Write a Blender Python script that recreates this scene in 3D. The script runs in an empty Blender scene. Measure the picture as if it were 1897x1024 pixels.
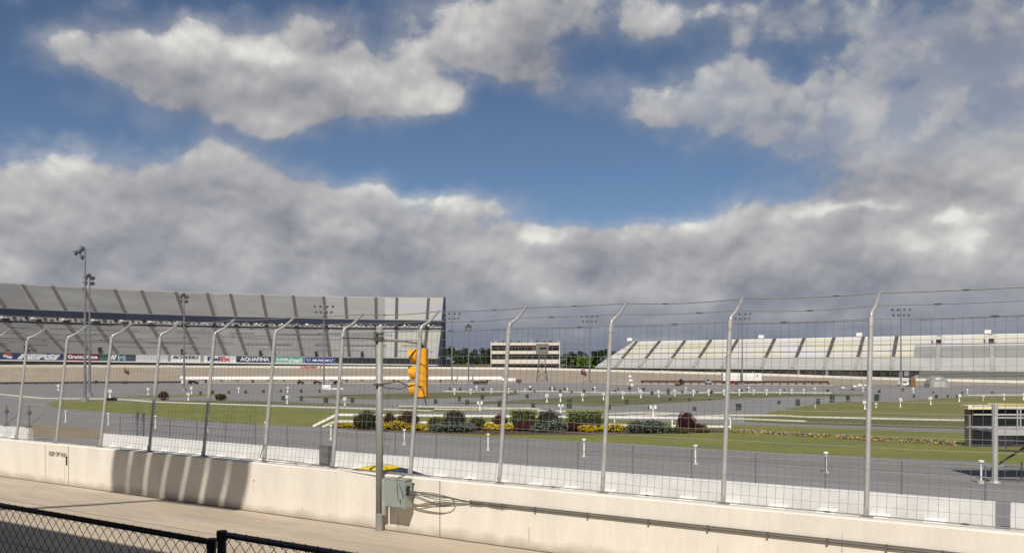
import bpy, bmesh, math, random
from mathutils import Vector, Matrix
random.seed(11)
S = bpy.context.scene
COL = S.collection
R = math.radians
# ------------------------------------------------------------------ camera
F, CX, HY, HC = 1650.0, 948.5, 673.0, 4.14      # focal length / principal column / horizon row of a 1897 px wide frame, eye height
cam = bpy.data.cameras.new('camera'); cam.sensor_width = 36.0; cam.lens = F/1897*36
cam.shift_y = (HY-512)/1897; cam.clip_start = 0.1; cam.clip_end = 6000
co = bpy.data.objects.new('camera', cam); COL.objects.link(co)
co.location = (0, 0, HC); co.rotation_euler = (R(90), 0, 0); S.camera = co
# ------------------------------------------------------------------ light
SUN_EL = 47.0
sun_h = Vector((-0.128, -0.991))                # horizontal direction towards the sun
sd = bpy.data.lights.new('sun', 'SUN'); sd.energy = 4.6; sd.angle = R(0.53); sd.color = (1, 0.945, 0.86)
so = bpy.data.objects.new('sun', sd); COL.objects.link(so)
sv = Vector((sun_h.x*math.cos(R(SUN_EL)), sun_h.y*math.cos(R(SUN_EL)), math.sin(R(SUN_EL))))
so.rotation_euler = sv.to_track_quat('Z', 'Y').to_euler(); so.location = (0, -40, 60)
S.view_settings.view_transform = 'Standard'; S.view_settings.look = 'None'
S.view_settings.exposure = 0.0; S.view_settings.gamma = 1.0
# ------------------------------------------------------------------ sky with clouds
W = bpy.data.worlds.new('World'); S.world = W; W.use_nodes = True
def build_sky():
    nt = W.node_tree; nt.nodes.clear()
    def px_dir(px, py):
        az = math.atan((px-CX)/F); el = math.atan((HY-py)/F*math.cos(az)); return az*1000, el*1000
    blobs = [ # px, py, rx, ry, weight : where the cloud masses hang in the sky
     (112,88,42,34,.9),(225,108,60,30,.85),(285,125,80,50,.95),(360,150,80,50,.9),(430,130,95,60,1.05),(545,135,95,60,1.05),(650,150,100,52,1.0),(760,172,75,36,.95),(830,190,35,24,.7),
     (515,222,52,30,.85),(620,45,75,34,.62),(560,180,110,30,.6),(560,20,40,25,.35),
     (790,80,60,45,.62),(850,50,80,50,.8),(930,40,90,55,.85),(985,105,75,50,.75),(1000,155,60,30,.62),(1200,30,100,34,.9),(1080,10,100,36,.75),(900,110,60,45,.5),
     (1130,165,75,34,.72),(1240,205,85,36,.75),(1340,155,95,50,.8),(1390,215,110,36,.75),(1545,200,85,42,.95),(1600,112,60,22,.62),
     (1500,25,90,40,.72),(1410,50,90,44,.6),(1480,260,110,26,.6),(1550,285,95,24,.72),(1740,40,130,70,1.0),(1850,130,110,90,1.05),(1760,150,90,60,.62),
     (1820,290,150,60,1.0),(1890,240,90,100,.95),(1690,290,90,30,.65),(1680,345,150,22,.62),(1500,325,80,18,.4),(1700,230,70,40,.45),
     (30,342,80,36,.8),(190,352,110,42,.85),(310,345,75,42,.85),(398,294,44,42,1.0),(420,330,60,40,.6),(480,345,95,50,.95),(580,375,75,34,.85),(680,362,40,30,.6),
     (830,385,80,24,.82),(920,390,60,36,.55),(100,450,150,70,1.2),(300,445,150,72,1.2),(500,450,140,70,1.2),(690,470,130,60,1.2),(900,470,130,50,1),
     (1030,440,55,18,.65),(1130,455,100,36,.95),(1290,450,110,38,.95),(1440,430,85,46,1),(1560,425,110,50,1.2),(1700,425,120,50,1.2),(1860,440,120,70,1.2),(980,500,160,45,.9),(1250,500,200,45,.95),(1550,500,220,50,1.0),(1850,520,150,50,1.0),(780,430,60,24,.5)]
    glow = [(430,92,60,22,.30),(520,110,60,26,.25),(630,150,40,22,.28),(300,100,50,26,.14),(398,280,34,26,.20),(405,352,24,10,.26),(585,415,34,24,.34),(660,430,48,16,.28),(600,510,24,22,.28),(270,380,40,20,.22),(80,400,60,22,.24),(100,440,50,26,.2),(20,490,40,24,.34),
     (845,375,55,14,.26),(1160,38,70,24,.24),(1590,195,50,24,.22),(1240,190,60,24,.16),(1350,165,60,30,.14),(1575,388,80,9,.62),(1765,396,40,12,.6),(1700,470,60,34,.22),(1660,440,50,22,.3),(1790,440,30,34,.34),(1040,545,60,18,.40),(1180,520,60,16,.2),(1000,440,60,10,.22),(1280,412,30,8,.3),(1780,40,110,40,.16),(1840,150,90,50,.10),(1400,480,90,18,.16),(860,70,50,30,.14)]
    def make_group(name, detail, masses=True):
        g = bpy.data.node_groups.new(name, 'ShaderNodeTree')
        g.interface.new_socket('UV', in_out='INPUT', socket_type='NodeSocketVector')
        for s in ('D', 'N', 'A', 'B', 'C'): g.interface.new_socket(s, in_out='OUTPUT', socket_type='NodeSocketFloat')
        N = g.nodes; L = g.links
        gi = N.new('NodeGroupInput'); go = N.new('NodeGroupOutput')
        def M(op, a, b=None, c=None):
            n = N.new('ShaderNodeMath'); n.operation = op
            for i, v in enumerate((a, b, c)):
                if v is None: continue
                if isinstance(v, (int, float)): n.inputs[i].default_value = v
                else: L.new(v, n.inputs[i])
            return n.outputs[0]
        def vec(op, a, b=None, c=None):
            n = N.new('ShaderNodeVectorMath'); n.operation = op
            for i, v in enumerate((a, b, c)):
                if v is None: continue
                if isinstance(v, (tuple, list)): n.inputs[i].default_value = v
                else: L.new(v, n.inputs[i])
            return n
        def noise(v, scale, det, rough):
            n = N.new('ShaderNodeTexNoise'); n.inputs['Scale'].default_value = scale; n.inputs['Detail'].default_value = det
            n.inputs['Roughness'].default_value = rough; L.new(v, n.inputs['Vector']); return n
        def puff(v, scale, smooth):
            n = N.new('ShaderNodeTexVoronoi'); n.feature = 'SMOOTH_F1'; n.inputs['Scale'].default_value = scale; n.inputs['Smoothness'].default_value = smooth
            L.new(v, n.inputs['Vector']); return n.outputs['Distance']
        uv = gi.outputs[0]
        w1 = noise(uv, 0.0085, 3, 0.5); wv = vec('SUBTRACT', w1.outputs['Color'], (.5, .5, .5)).outputs[0]
        w2 = noise(uv, 0.035, 3, 0.55); wv2 = vec('SUBTRACT', w2.outputs['Color'], (.5, .5, .5)).outputs[0]
        uvw = vec('MULTIPLY_ADD', wv, (52, 36, 0), uv).outputs[0]
        uvp = vec('MULTIPLY_ADD', wv2, (34, 26, 0), vec('MULTIPLY_ADD', wv, (50, 40, 0), uv).outputs[0]).outputs[0]
        acc = None
        for (px, py, rx, ry, a) in (blobs if masses else blobs[:1]):
            u, v = px_dir(px, py); iu, iv = 1/(rx*.55), 1/(ry*.55)
            t = vec('MULTIPLY_ADD', uvw, (iu, iv, 0), (-u*iu, -v*iv, 0)).outputs[0]
            q = vec('DOT_PRODUCT', t, t).outputs['Value']
            e = M('POWER', 0.5, q)
            acc = M('MULTIPLY', e, a) if acc is None else M('MULTIPLY_ADD', e, a, acc)
        sx = N.new('ShaderNodeSeparateXYZ'); L.new(uv, sx.inputs[0])
        mr = N.new('ShaderNodeMapRange'); mr.interpolation_type = 'SMOOTHSTEP'; L.new(sx.outputs[1], mr.inputs[0])
        for k, v in zip((1, 2, 3, 4), (120, 60, 0, 1.2)): mr.inputs[k].default_value = v
        acc = M('ADD', acc, mr.outputs[0])
        far = N.new('ShaderNodeMapRange'); L.new(M('ABSOLUTE', sx.outputs[0]), far.inputs[0])   # broken cloud round the rest of the sky
        for k, v in zip((1, 2, 3, 4), (560, 800, 0, .55)): far.inputs[k].default_value = v
        acc = M('ADD', acc, far.outputs[0])
        soft = M('MULTIPLY', M('SUBTRACT', 1.0, M('POWER', 0.3, acc)), 1.25)
        st = vec('MULTIPLY', uv, (1, 1.35, 1)).outputs[0]
        n0 = noise(vec('ADD', st, (310, 77, 5)).outputs[0], 0.0068, 4, 0.5).outputs[0]
        base = M('MULTIPLY_ADD', M('SUBTRACT', n0, .5), .75, soft); L.new(base, go.inputs[4])
        if detail < 4: return g
        det_r = .6 if masses else .48
        n1 = noise(st, 0.015, detail, det_r).outputs[0]
        p1 = M('SUBTRACT', 1.0, puff(uvp, 0.017, .45)); p2 = M('SUBTRACT', 1.0, puff(uvp, 0.042, .4))
        nn = M('ADD', M('MULTIPLY', n1, .62), M('ADD', M('MULTIPLY', p1, .24), M('MULTIPLY', p2, .14)))
        D = M('MULTIPLY_ADD', M('SUBTRACT', nn, 0.56), 1.45, base)
        L.new(D, go.inputs[0]); L.new(nn, go.inputs[1]); L.new(n0, go.inputs[3]); L.new(soft, go.inputs[2])
        return g
    gF, gC, gR = make_group('cloud_density', 8), make_group('cloud_mass', 3), make_group('cloud_relief', 4, False)
    N = nt.nodes; L = nt.links
    def M(op, a, b=None, c=None):
        n = N.new('ShaderNodeMath'); n.operation = op
        for i, v in enumerate((a, b, c)):
            if v is None: continue
            if isinstance(v, (int, float)): n.inputs[i].default_value = v
            else: L.new(v, n.inputs[i])
        return n.outputs[0]
    def rng(x, a, b, c=0.0, d=1.0, kind='SMOOTHSTEP'):
        n = N.new('ShaderNodeMapRange'); n.interpolation_type = kind; L.new(x, n.inputs[0])
        for k, v in zip((1, 2, 3, 4), (a, b, c, d)): n.inputs[k].default_value = v
        return n.outputs[0]
    def mix(f, a, b):
        n = N.new('ShaderNodeMix'); n.data_type = 'RGBA'
        if isinstance(f, float): n.inputs[0].default_value = f
        else: L.new(f, n.inputs[0])
        for i, v in ((6, a), (7, b)):
            if isinstance(v, tuple): n.inputs[i].default_value = v
            else: L.new(v, n.inputs[i])
        return n.outputs[2]
    tc = N.new('ShaderNodeTexCoord'); sx = N.new('ShaderNodeSeparateXYZ'); L.new(tc.outputs['Generated'], sx.inputs[0])
    az = M('MULTIPLY', M('ARCTAN2', sx.outputs[0], sx.outputs[1]), 1000.0)
    el = M('MULTIPLY', M('ARCSINE', sx.outputs[2]), 1000.0)
    def density(g, du, dv):
        c = N.new('ShaderNodeCombineXYZ'); L.new(M('ADD', az, du), c.inputs[0]); L.new(M('ADD', el, dv), c.inputs[1])
        n = N.new('ShaderNodeGroup'); n.node_tree = g; L.new(c.outputs[0], n.inputs[0]); return n
    d0 = density(gF, 0, 0); c0 = d0; c1 = density(gC, -7, 20)
    D0 = d0.outputs[0]
    alpha = M('MAXIMUM', rng(D0, ALO, AHI), M('MULTIPLY', rng(D0, -.05, .75), .42)); veil = M('MULTIPLY', rng(az, 60.0, 300.0), rng(el, 185.0, 245.0)); alpha = M('MAXIMUM', M('MULTIPLY', alpha, M('SUBTRACT', 1.0, M('MULTIPLY', veil, M('MULTIPLY_ADD', rng(d0.outputs[1], .60, .45), .33, .14)))), rng(el, 135.0, 85.0))
    r0, r1 = density(gR, 0, 0), density(gR, -3, 8)
    rel = M('SUBTRACT', r0.outputs[1], r1.outputs[1])
    emb = M('SUBTRACT', d0.outputs[4], c1.outputs[4])
    lit = M('MULTIPLY_ADD', emb, 0.34, LBASE)
    lit = M('ADD', lit, M('MULTIPLY_ADD', M('SUBTRACT', d0.outputs[1], .56), .35, M('MULTIPLY', M('SUBTRACT', c0.outputs[3], .5), 1.2)))
    lit = M('SUBTRACT', lit, M('MULTIPLY', rng(c0.outputs[2], .75, 1.2), .08))
    lit = M('MULTIPLY_ADD', rel, .80, lit)
    lit = M('SUBTRACT', lit, M('MULTIPLY', rng(el, 230.0, 70.0), .03))
    cw = N.new('ShaderNodeCombineXYZ'); L.new(az, cw.inputs[0]); L.new(el, cw.inputs[1])
    wn = N.new('ShaderNodeTexNoise'); wn.inputs['Scale'].default_value = .03; wn.inputs['Detail'].default_value = 5; L.new(cw.outputs[0], wn.inputs['Vector'])
    ws = N.new('ShaderNodeVectorMath'); ws.operation = 'SUBTRACT'; L.new(wn.outputs['Color'], ws.inputs[0]); ws.inputs[1].default_value = (.5, .5, .5)
    wa = N.new('ShaderNodeVectorMath'); wa.operation = 'MULTIPLY_ADD'; L.new(ws.outputs[0], wa.inputs[0]); wa.inputs[1].default_value = (48, 34, 0); L.new(cw.outputs[0], wa.inputs[2])
    for (px, py, rx, ry, a) in glow:              # sunlit faces of the nearer heaps
        u, v = px_dir(px, py); iu, iv = 1/(rx*.6), 1/(ry*.6)
        t = N.new('ShaderNodeVectorMath'); t.operation = 'MULTIPLY_ADD'; L.new(wa.outputs[0], t.inputs[0]); t.inputs[1].default_value = (iu, iv, 0); t.inputs[2].default_value = (-u*iu, -v*iv, 0)
        q = N.new('ShaderNodeVectorMath'); q.operation = 'DOT_PRODUCT'; L.new(t.outputs[0], q.inputs[0]); L.new(t.outputs[0], q.inputs[1])
        lit = M('MULTIPLY_ADD', M('POWER', 0.42, q.outputs['Value']), a*.66, lit)
    lit = M('ADD', lit, M('MULTIPLY', rng(az, 250.0, 560.0), .07))
    lit = M('MULTIPLY_ADD', M('SUBTRACT', .62, lit), M('MULTIPLY', veil, .45), lit)
    lit = M('MAXIMUM', M('MINIMUM', lit, 1.0), 0.0)
    SK = 0.07; K = 1/SK
    cr = N.new('ShaderNodeValToRGB'); L.new(lit, cr.inputs[0])
    e = cr.color_ramp.elements
    def c(r, gg, b):
        f = lambda v: ((v/255+.055)/1.055)**2.4
        return (f(r), f(gg), f(b), 1)
    e[0].position = 0.0; e[0].color = c(112, 118, 136)
    e[1].position = 1.0; e[1].color = c(232, 230, 223)
    for p, col in ((.28, c(138, 140, 149)), (.5, c(164, 164, 168)), (.74, c(191, 190, 189))):
        x = e.new(p); x.color = col
    cl = N.new('ShaderNodeVectorMath'); cl.operation = 'SCALE'; L.new(cr.outputs[0], cl.inputs[0]); cl.inputs[3].default_value = K
    sky = N.new('ShaderNodeTexSky'); sky.sky_type = 'NISHITA'; sky.sun_disc = False
    sky.sun_elevation = R(SUN_EL); sky.sun_rotation = math.atan2(sun_h.x, sun_h.y)
    sky.altitude = 2500; sky.air_density = 1.0; sky.dust_density = 0.3; sky.ozone_density = 3.0
    low = rng(el, 95.0, 10.0)
    band = mix(M('MULTIPLY', low, .9), cl.outputs[0], tuple(v*K for v in c(110, 119, 140)[:3])+(1,))
    streak = N.new('ShaderNodeTexNoise'); streak.inputs['Scale'].default_value = 1.0; streak.inputs['Detail'].default_value = 5
    cs = N.new('ShaderNodeCombineXYZ'); L.new(M('MULTIPLY', az, .006), cs.inputs[0]); L.new(M('MULTIPLY', el, .03), cs.inputs[1]); L.new(cs.outputs[0], streak.inputs['Vector'])
    f2 = M('MULTIPLY', rng(streak.outputs[0], .46, .66), rng(el, 150.0, 60.0))
    band2 = mix(M('MULTIPLY', f2, 0.55), band, cl.outputs[0])
    fin = mix(M('MULTIPLY', alpha, 0.97), sky.outputs[0], band2)
    bg = N.new('ShaderNodeBackground'); bg.inputs[1].default_value = SK; L.new(fin, bg.inputs[0])
    out = N.new('ShaderNodeOutputWorld'); L.new(bg.outputs[0], out.inputs[0])
    W.cycles.sampling_method = 'MANUAL'; W.cycles.sample_map_resolution = 256
ALO, AHI, LBASE = 0.40, 0.78, 0.60
build_sky()
# ================================================================== helpers
def P(px, py, Y): return Vector(((px-CX)/F*Y, Y, HC-(py-HY)/F*Y))
GZ = -1.4
def G(px, py, z=GZ):
    Y = F*(HC-z)/(py-HY); return Vector(((px-CX)/F*Y, Y, z))
dV = Vector((-.8297, .5581, 0)); nV = Vector((.5581, .8297, 0)); UP = Vector((0, 0, 1))
def DN(s, n, z=0.0): return dV*s + nV*n + UP*z
def wall_at(px, D):                              # (s, Y) where the line of sight of a column meets the line D = const
    r = (px-CX)/F; Y = D/(r*.5581+.8297); v = Vector((r*Y, Y, 0)); return v.dot(dV), Y
def lerp(a, b, t): return a+(b-a)*t
def interp(tab, x):
    if x <= tab[0][0]: i = 0
    elif x >= tab[-1][0]: i = len(tab)-2
    else:
        i = max(k for k in range(len(tab)-1) if tab[k][0] <= x)
    (x0, y0), (x1, y1) = tab[i], tab[i+1]
    return y0+(y1-y0)*(x-x0)/(x1-x0)
def srgb(r, g, b):
    f = lambda v: ((v/255+.055)/1.055)**2.4 if v > 10 else v/255/12.92
    return (f(r), f(g), f(b))
MATS = {}
def mat(name, col, rough=.8, var=.12, scale=3.0, metal=0.0, col2=None, stretch=(1, 1, 1), bump=0.0, spec=.4, island=0.0, fine=0.0, dirt=None, cols=None, rot=None):
    if name in MATS: return MATS[name]
    m = bpy.data.materials.new(name); m.use_nodes = True; MATS[name] = m
    nt = m.node_tree; N = nt.nodes; L = nt.links; b = N['Principled BSDF']
    b.inputs['Roughness'].default_value = rough; b.inputs['Metallic'].default_value = metal
    b.inputs['Specular IOR Level'].default_value = spec
    tc = N.new('ShaderNodeTexCoord'); mp = N.new('ShaderNodeMapping'); L.new(tc.outputs['Object'], mp.inputs[0]); mp.inputs['Scale'].default_value = stretch
    if rot is not None: mp.vector_type = 'TEXTURE'; mp.inputs['Rotation'].default_value = (0, 0, rot)
    nz = N.new('ShaderNodeTexNoise'); nz.inputs['Scale'].default_value = scale; nz.inputs['Detail'].default_value = 6; nz.inputs['Roughness'].default_value = .6
    L.new(mp.outputs[0], nz.inputs['Vector'])
    mr = N.new('ShaderNodeMapRange'); L.new(nz.outputs[0], mr.inputs[0]); mr.inputs[1].default_value = .3; mr.inputs[2].default_value = .7
    mx = N.new('ShaderNodeMix'); mx.data_type = 'RGBA'; L.new(mr.outputs[0], mx.inputs[0])
    c2 = col2 if col2 else tuple(v*(1-var) for v in col); c1 = col if col2 else tuple(min(1, v*(1+var)) for v in col)
    mx.inputs[6].default_value = (*c2, 1); mx.inputs[7].default_value = (*c1, 1)
    out = mx.outputs[2]
    if cols:
        ge = N.new('ShaderNodeNewGeometry'); rp = N.new('ShaderNodeValToRGB'); L.new(ge.outputs['Random Per Island'], rp.inputs[0])
        rp.color_ramp.interpolation = 'CONSTANT'; el = rp.color_ramp.elements
        for k, c in enumerate(cols):
            e = el[k] if k < 2 else el.new(k/len(cols))
            e.position = k/len(cols); e.color = (*c, 1)
        mm = N.new('ShaderNodeMix'); mm.data_type = 'RGBA'; mm.inputs[0].default_value = .75; L.new(out, mm.inputs[6]); L.new(rp.outputs[0], mm.inputs[7]); out = mm.outputs[2]
    if island:
        ge = N.new('ShaderNodeNewGeometry'); mr2 = N.new('ShaderNodeMapRange'); L.new(ge.outputs['Random Per Island'], mr2.inputs[0])
        mr2.inputs[3].default_value = 1-island; mr2.inputs[4].default_value = 1+island
        vm = N.new('ShaderNodeVectorMath'); vm.operation = 'SCALE'; L.new(out, vm.inputs[0]); L.new(mr2.outputs[0], vm.inputs[3]); out = vm.outputs[0]
    if fine:
        n3 = N.new('ShaderNodeTexNoise'); n3.inputs['Scale'].default_value = scale*9; n3.inputs['Detail'].default_value = 5; L.new(mp.outputs[0], n3.inputs['Vector'])
        mr3 = N.new('ShaderNodeMapRange'); L.new(n3.outputs[0], mr3.inputs[0]); mr3.inputs[1].default_value = .3; mr3.inputs[2].default_value = .7
        mr3.inputs[3].default_value = 1-fine; mr3.inputs[4].default_value = 1+fine
        vm = N.new('ShaderNodeVectorMath'); vm.operation = 'SCALE'; L.new(out, vm.inputs[0]); L.new(mr3.outputs[0], vm.inputs[3]); out = vm.outputs[0]
    if dirt:                                      # splash dirt on the lowest part of a wall: (z0, z1, colour, amount)
        z0, z1, dc, am = dirt
        sx = N.new('ShaderNodeSeparateXYZ'); L.new(tc.outputs['Object'], sx.inputs[0])
        n4 = N.new('ShaderNodeTexNoise'); n4.inputs['Scale'].default_value = 1.7; n4.inputs['Detail'].default_value = 7; L.new(tc.outputs['Object'], n4.inputs['Vector'])
        ad = N.new('ShaderNodeMath'); ad.operation = 'MULTIPLY_ADD'; L.new(n4.outputs[0], ad.inputs[0]); ad.inputs[1].default_value = (z1-z0)*1.6; ad.inputs[2].default_value = -(z1-z0)*.8
        a2 = N.new('ShaderNodeMath'); a2.operation = 'SUBTRACT'; L.new(sx.outputs[2], a2.inputs[0]); L.new(ad.outputs[0], a2.inputs[1])
        m4 = N.new('ShaderNodeMapRange'); L.new(a2.outputs[0], m4.inputs[0]); m4.inputs[1].default_value = z1; m4.inputs[2].default_value = z0; m4.inputs[4].default_value = am
        mm = N.new('ShaderNodeMix'); mm.data_type = 'RGBA'; L.new(m4.outputs[0], mm.inputs[0]); L.new(out, mm.inputs[6]); mm.inputs[7].default_value = (*dc, 1); out = mm.outputs[2]
    L.new(out, b.inputs['Base Color'])
    if bump:
        bp = N.new('ShaderNodeBump'); bp.inputs['Strength'].default_value = bump; bp.inputs['Distance'].default_value = .02
        L.new(nz.outputs[0], bp.inputs['Height']); L.new(bp.outputs[0], b.inputs['Normal'])
    return m
def wloc(o):
    v = Vector((0, 0, 0))
    while o is not None: v += o.location; o = o.parent
    return v
class MB:
    def __init__(s): s.v = []; s.f = []
    def add(s, vs, fs):
        k = len(s.v); s.v += [tuple(p) for p in vs]; s.f += [tuple(k+i for i in f) for f in fs]; return s
    def quad(s, a, b, c, d): return s.add((a, b, c, d), ((0, 1, 2, 3),))
    def obox(s, c, ax, ay, az):                 # centre and half axes
        c = Vector(c); ax, ay, az = Vector(ax), Vector(ay), Vector(az)
        vs = [c+ax*i+ay*j+az*k for k in (-1, 1) for j in (-1, 1) for i in (-1, 1)]
        return s.add(vs, ((0, 2, 3, 1), (4, 5, 7, 6), (0, 1, 5, 4), (2, 6, 7, 3), (0, 4, 6, 2), (1, 3, 7, 5)))
    def box(s, c, sx, sy, sz): return s.obox(c, (sx/2, 0, 0), (0, sy/2, 0), (0, 0, sz/2))
    def bar(s, a, b, w, h, up=UP):              # box from a to b
        a, b = Vector(a), Vector(b); t = (b-a); l = t.length; t.normalize()
        u = Vector(up); x = t.cross(u)
        if x.length < 1e-4: x = t.cross(Vector((1, 0, 0)))
        x.normalize(); u = x.cross(t)
        return s.obox((a+b)/2, t*l/2, x*w/2, u*h/2)
    def tube(s, pts, r, n=8, cap=True):
        pts = [Vector(p) for p in pts]; k = len(s.v); rs = r if isinstance(r, (list, tuple)) else [r]*len(pts)
        t0 = (pts[1]-pts[0]).normalized(); ref = Vector((0, 0, 1)) if abs(t0.z) < .9 else Vector((1, 0, 0))
        x = t0.cross(ref).normalized()
        for i, p in enumerate(pts):
            t = (pts[min(i+1, len(pts)-1)]-pts[max(i-1, 0)]).normalized()
            x = (x-t*x.dot(t)).normalized(); y = t.cross(x)
            for j in range(n):
                a = 2*math.pi*j/n; q = p+(x*math.cos(a)+y*math.sin(a))*rs[i]; s.v.append(tuple(q))
        for i in range(len(pts)-1):
            for j in range(n):
                s.f.append((k+i*n+j, k+i*n+(j+1) % n, k+(i+1)*n+(j+1) % n, k+(i+1)*n+j))
        if cap:
            s.f.append(tuple(k+j for j in reversed(range(n)))); s.f.append(tuple(k+(len(pts)-1)*n+j for j in range(n)))
        return s
    def lathe(s, c, prof, n=12, axis=UP):       # prof: (radius, along) pairs
        c = Vector(c); a = Vector(axis).normalized(); return s.tube([c+a*h for _, h in prof], [max(r, 1e-4) for r, _ in prof], n)
    def prism(s, pts, ext):                     # planar polygon extruded by a vector
        ext = Vector(ext); n = len(pts); pts = [Vector(p) for p in pts]
        vs = pts+[p+ext for p in pts]
        fs = [tuple(reversed(range(n))), tuple(range(n, 2*n))]+[(i, (i+1) % n, n+(i+1) % n, n+i) for i in range(n)]
        return s.add(vs, fs)
    def blob(s, c, rx, ry, rz, nu=10, nv=7, jit=.0, rnd=random):
        c = Vector(c); k = len(s.v)
        for i in range(nv+1):
            th = math.pi*i/nv
            for j in range(nu):
                ph = 2*math.pi*j/nu; q = 1+rnd.uniform(-jit, jit)
                s.v.append((c.x+rx*q*math.sin(th)*math.cos(ph), c.y+ry*q*math.sin(th)*math.sin(ph), c.z+rz*q*math.cos(th)))
        for i in range(nv):
            for j in range(nu):
                s.f.append((k+i*nu+j, k+(i+1)*nu+j, k+(i+1)*nu+(j+1) % nu, k+i*nu+(j+1) % nu))
        return s
    def leaf(s, p, size, rnd=random, flat=0.0):
        p = Vector(p); a = Vector((rnd.gauss(0, 1), rnd.gauss(0, 1), rnd.gauss(0, 1)*(1-flat))).normalized()
        b = a.cross(Vector((rnd.gauss(0, 1), rnd.gauss(0, 1), rnd.gauss(0, 1)))).normalized()
        a *= size; b *= size*.6
        return s.add((p-a, p-b*.9, p+a, p+b), ((0, 1, 2, 3),))
    def build(s, name, m, parent=None, smooth=False, at=None, fix=True):
        o0 = wloc(parent) if parent is not None else (Vector(at) if at is not None else Vector((0, 0, 0)))
        me = bpy.data.meshes.new(name); me.from_pydata([(v[0]-o0.x, v[1]-o0.y, v[2]-o0.z) for v in s.v], [], s.f); me.update()
        if fix:
            bm = bmesh.new(); bm.from_mesh(me); bmesh.ops.recalc_face_normals(bm, faces=bm.faces); bm.to_mesh(me); bm.free()
        if smooth:
            for p in me.polygons: p.use_smooth = True
        me.materials.append(m)
        o = bpy.data.objects.new(name, me); COL.objects.link(o)
        if parent is not None: o.parent = parent
        elif at is not None: o.location = o0
        return o
def tag(o, label, cat=None, group=None, kind=None):
    if label: o['label'] = label
    if cat: o['category'] = cat
    if group: o['group'] = group
    if kind: o['kind'] = kind
    return o
def thing(name, loc, label, cat, group=None):
    o = bpy.data.objects.new(name, None); COL.objects.link(o); o.location = loc; o.empty_display_size = .3
    return tag(o, label, cat, group)
def struct(o, label, cat): return tag(o, label, cat, kind='structure')
def copy_thing(root, loc, label, rotz=None, scale=None):
    def cp(o, par):
        c = o.copy(); COL.objects.link(c); c.parent = par
        for ch in o.children: cp(ch, c)
        return c
    r = cp(root, None); r.location = loc; r['label'] = label
    if rotz is not None: r.rotation_euler = (random.uniform(-.035, .035), random.uniform(-.045, .045), rotz)
    if scale is not None: r.scale = scale
    return r
ORD = ['zeroth', 'first', 'second', 'third', 'fourth', 'fifth', 'sixth', 'seventh', 'eighth', 'ninth', 'tenth', 'eleventh', 'twelfth', 'thirteenth', 'fourteenth', 'fifteenth',
       'sixteenth', 'seventeenth', 'eighteenth', 'nineteenth', 'twentieth', 'twenty-first', 'twenty-second', 'twenty-third', 'twenty-fourth', 'twenty-fifth', 'twenty-sixth',
       'twenty-seventh', 'twenty-eighth', 'twenty-ninth', 'thirtieth', 'thirty-first', 'thirty-second', 'thirty-third', 'thirty-fourth', 'thirty-fifth', 'thirty-sixth']
def text_shape(body, w, h, bold=0.0, shear=0.0, spacing=1.0):
    cu = bpy.data.curves.new('lettering', 'FONT'); cu.body = body; cu.size = 1; cu.offset = bold; cu.shear = shear; cu.space_character = spacing; cu.resolution_u = 3
    ob = bpy.data.objects.new('lettering', cu); COL.objects.link(ob); bpy.context.view_layer.update()
    me = bpy.data.meshes.new_from_object(ob.evaluated_get(bpy.context.evaluated_depsgraph_get()))
    vs = [v.co.copy() for v in me.vertices]; fs = [tuple(p.vertices) for p in me.polygons]
    bpy.data.objects.remove(ob); bpy.data.curves.remove(cu); bpy.data.meshes.remove(me)
    x0, x1 = min(v.x for v in vs), max(v.x for v in vs); y0, y1 = min(v.y for v in vs), max(v.y for v in vs)
    return [((v.x-x0)/(x1-x0)*w, (v.y-y0)/(y1-y0)*h) for v in vs], fs
def put_text(mb, body, O, ex, ez, w, h, **k):
    vs, fs = text_shape(body, w, h, **k)
    return mb.add([O+ex*x+ez*y for x, y in vs], fs)
def smooth_pts(pts, k=5):
    pts = [Vector(p) for p in pts]; out = []
    for i in range(len(pts)-1):
        p0, p1, p2, p3 = pts[max(i-1, 0)], pts[i], pts[i+1], pts[min(i+2, len(pts)-1)]
        for q in range(k):
            t = q/k; out.append(.5*((2*p1)+(p2-p0)*t+(2*p0-5*p1+4*p2-p3)*t*t+(3*p1-p0-3*p2+p3)*t**3))
    return out+[pts[-1]]
# ------------------------------------------------------------------ materials
ROT = math.atan2(.5581, -.8297)
M_wall = mat('painted_concrete_wall', (.74, .685, .60), .85, .075, 1.6, stretch=(1, 1, .22), bump=.08, fine=.035, dirt=(0.0, .26, (.40, .34, .25), .8))
M_apron = mat('tan_concrete', (.43, .36, .275), .9, .19, .9, bump=.1, fine=.10, stretch=(7, 1, 1), rot=ROT)
M_track = mat('track_concrete', (.36, .30, .23), .9, .2, .6, fine=.08, stretch=(12, 1, 1), rot=ROT)
M_fartrack = mat('far_track_concrete', (.30, .25, .19), .9, .09, .12, fine=.06)
M_asph = mat('grey_stone_dust', (.200, .195, .192), .9, .15, .32, stretch=(9, 1, 1), fine=.10, rot=ROT)
M_grass = mat('lawn', (.185, .180, .040), .95, .2, .16, col2=(.122, .138, .030), fine=.16)
M_grass2 = mat('dry_lawn', (.125, .12, .045), .95, .2, .25, col2=(.085, .095, .036), fine=.14)
M_curb = mat('cream_kerb', (.60, .56, .44), .85, .1, 1.0)
M_line = mat('faded_white_paint', (.36, .36, .36), .85, .35, 1.5)
M_white = mat('white_paint', (.78, .77, .73), .6, .05, 2.0)
M_pit = mat('white_concrete_barrier', (.55, .545, .53), .85, .08, .8, fine=.05, dirt=(-1.5, -1.1, (.4, .36, .3), .5))
M_galv = mat('galvanised_steel', (.46, .445, .42), .45, .16, 5.0, metal=.35)
M_wire = mat('fence_wire', (.25, .24, .225), .6, .1, 9.0, metal=.3)
M_black = mat('black_coated_steel', (.012, .011, .014), .45, .2, 8.0)
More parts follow.
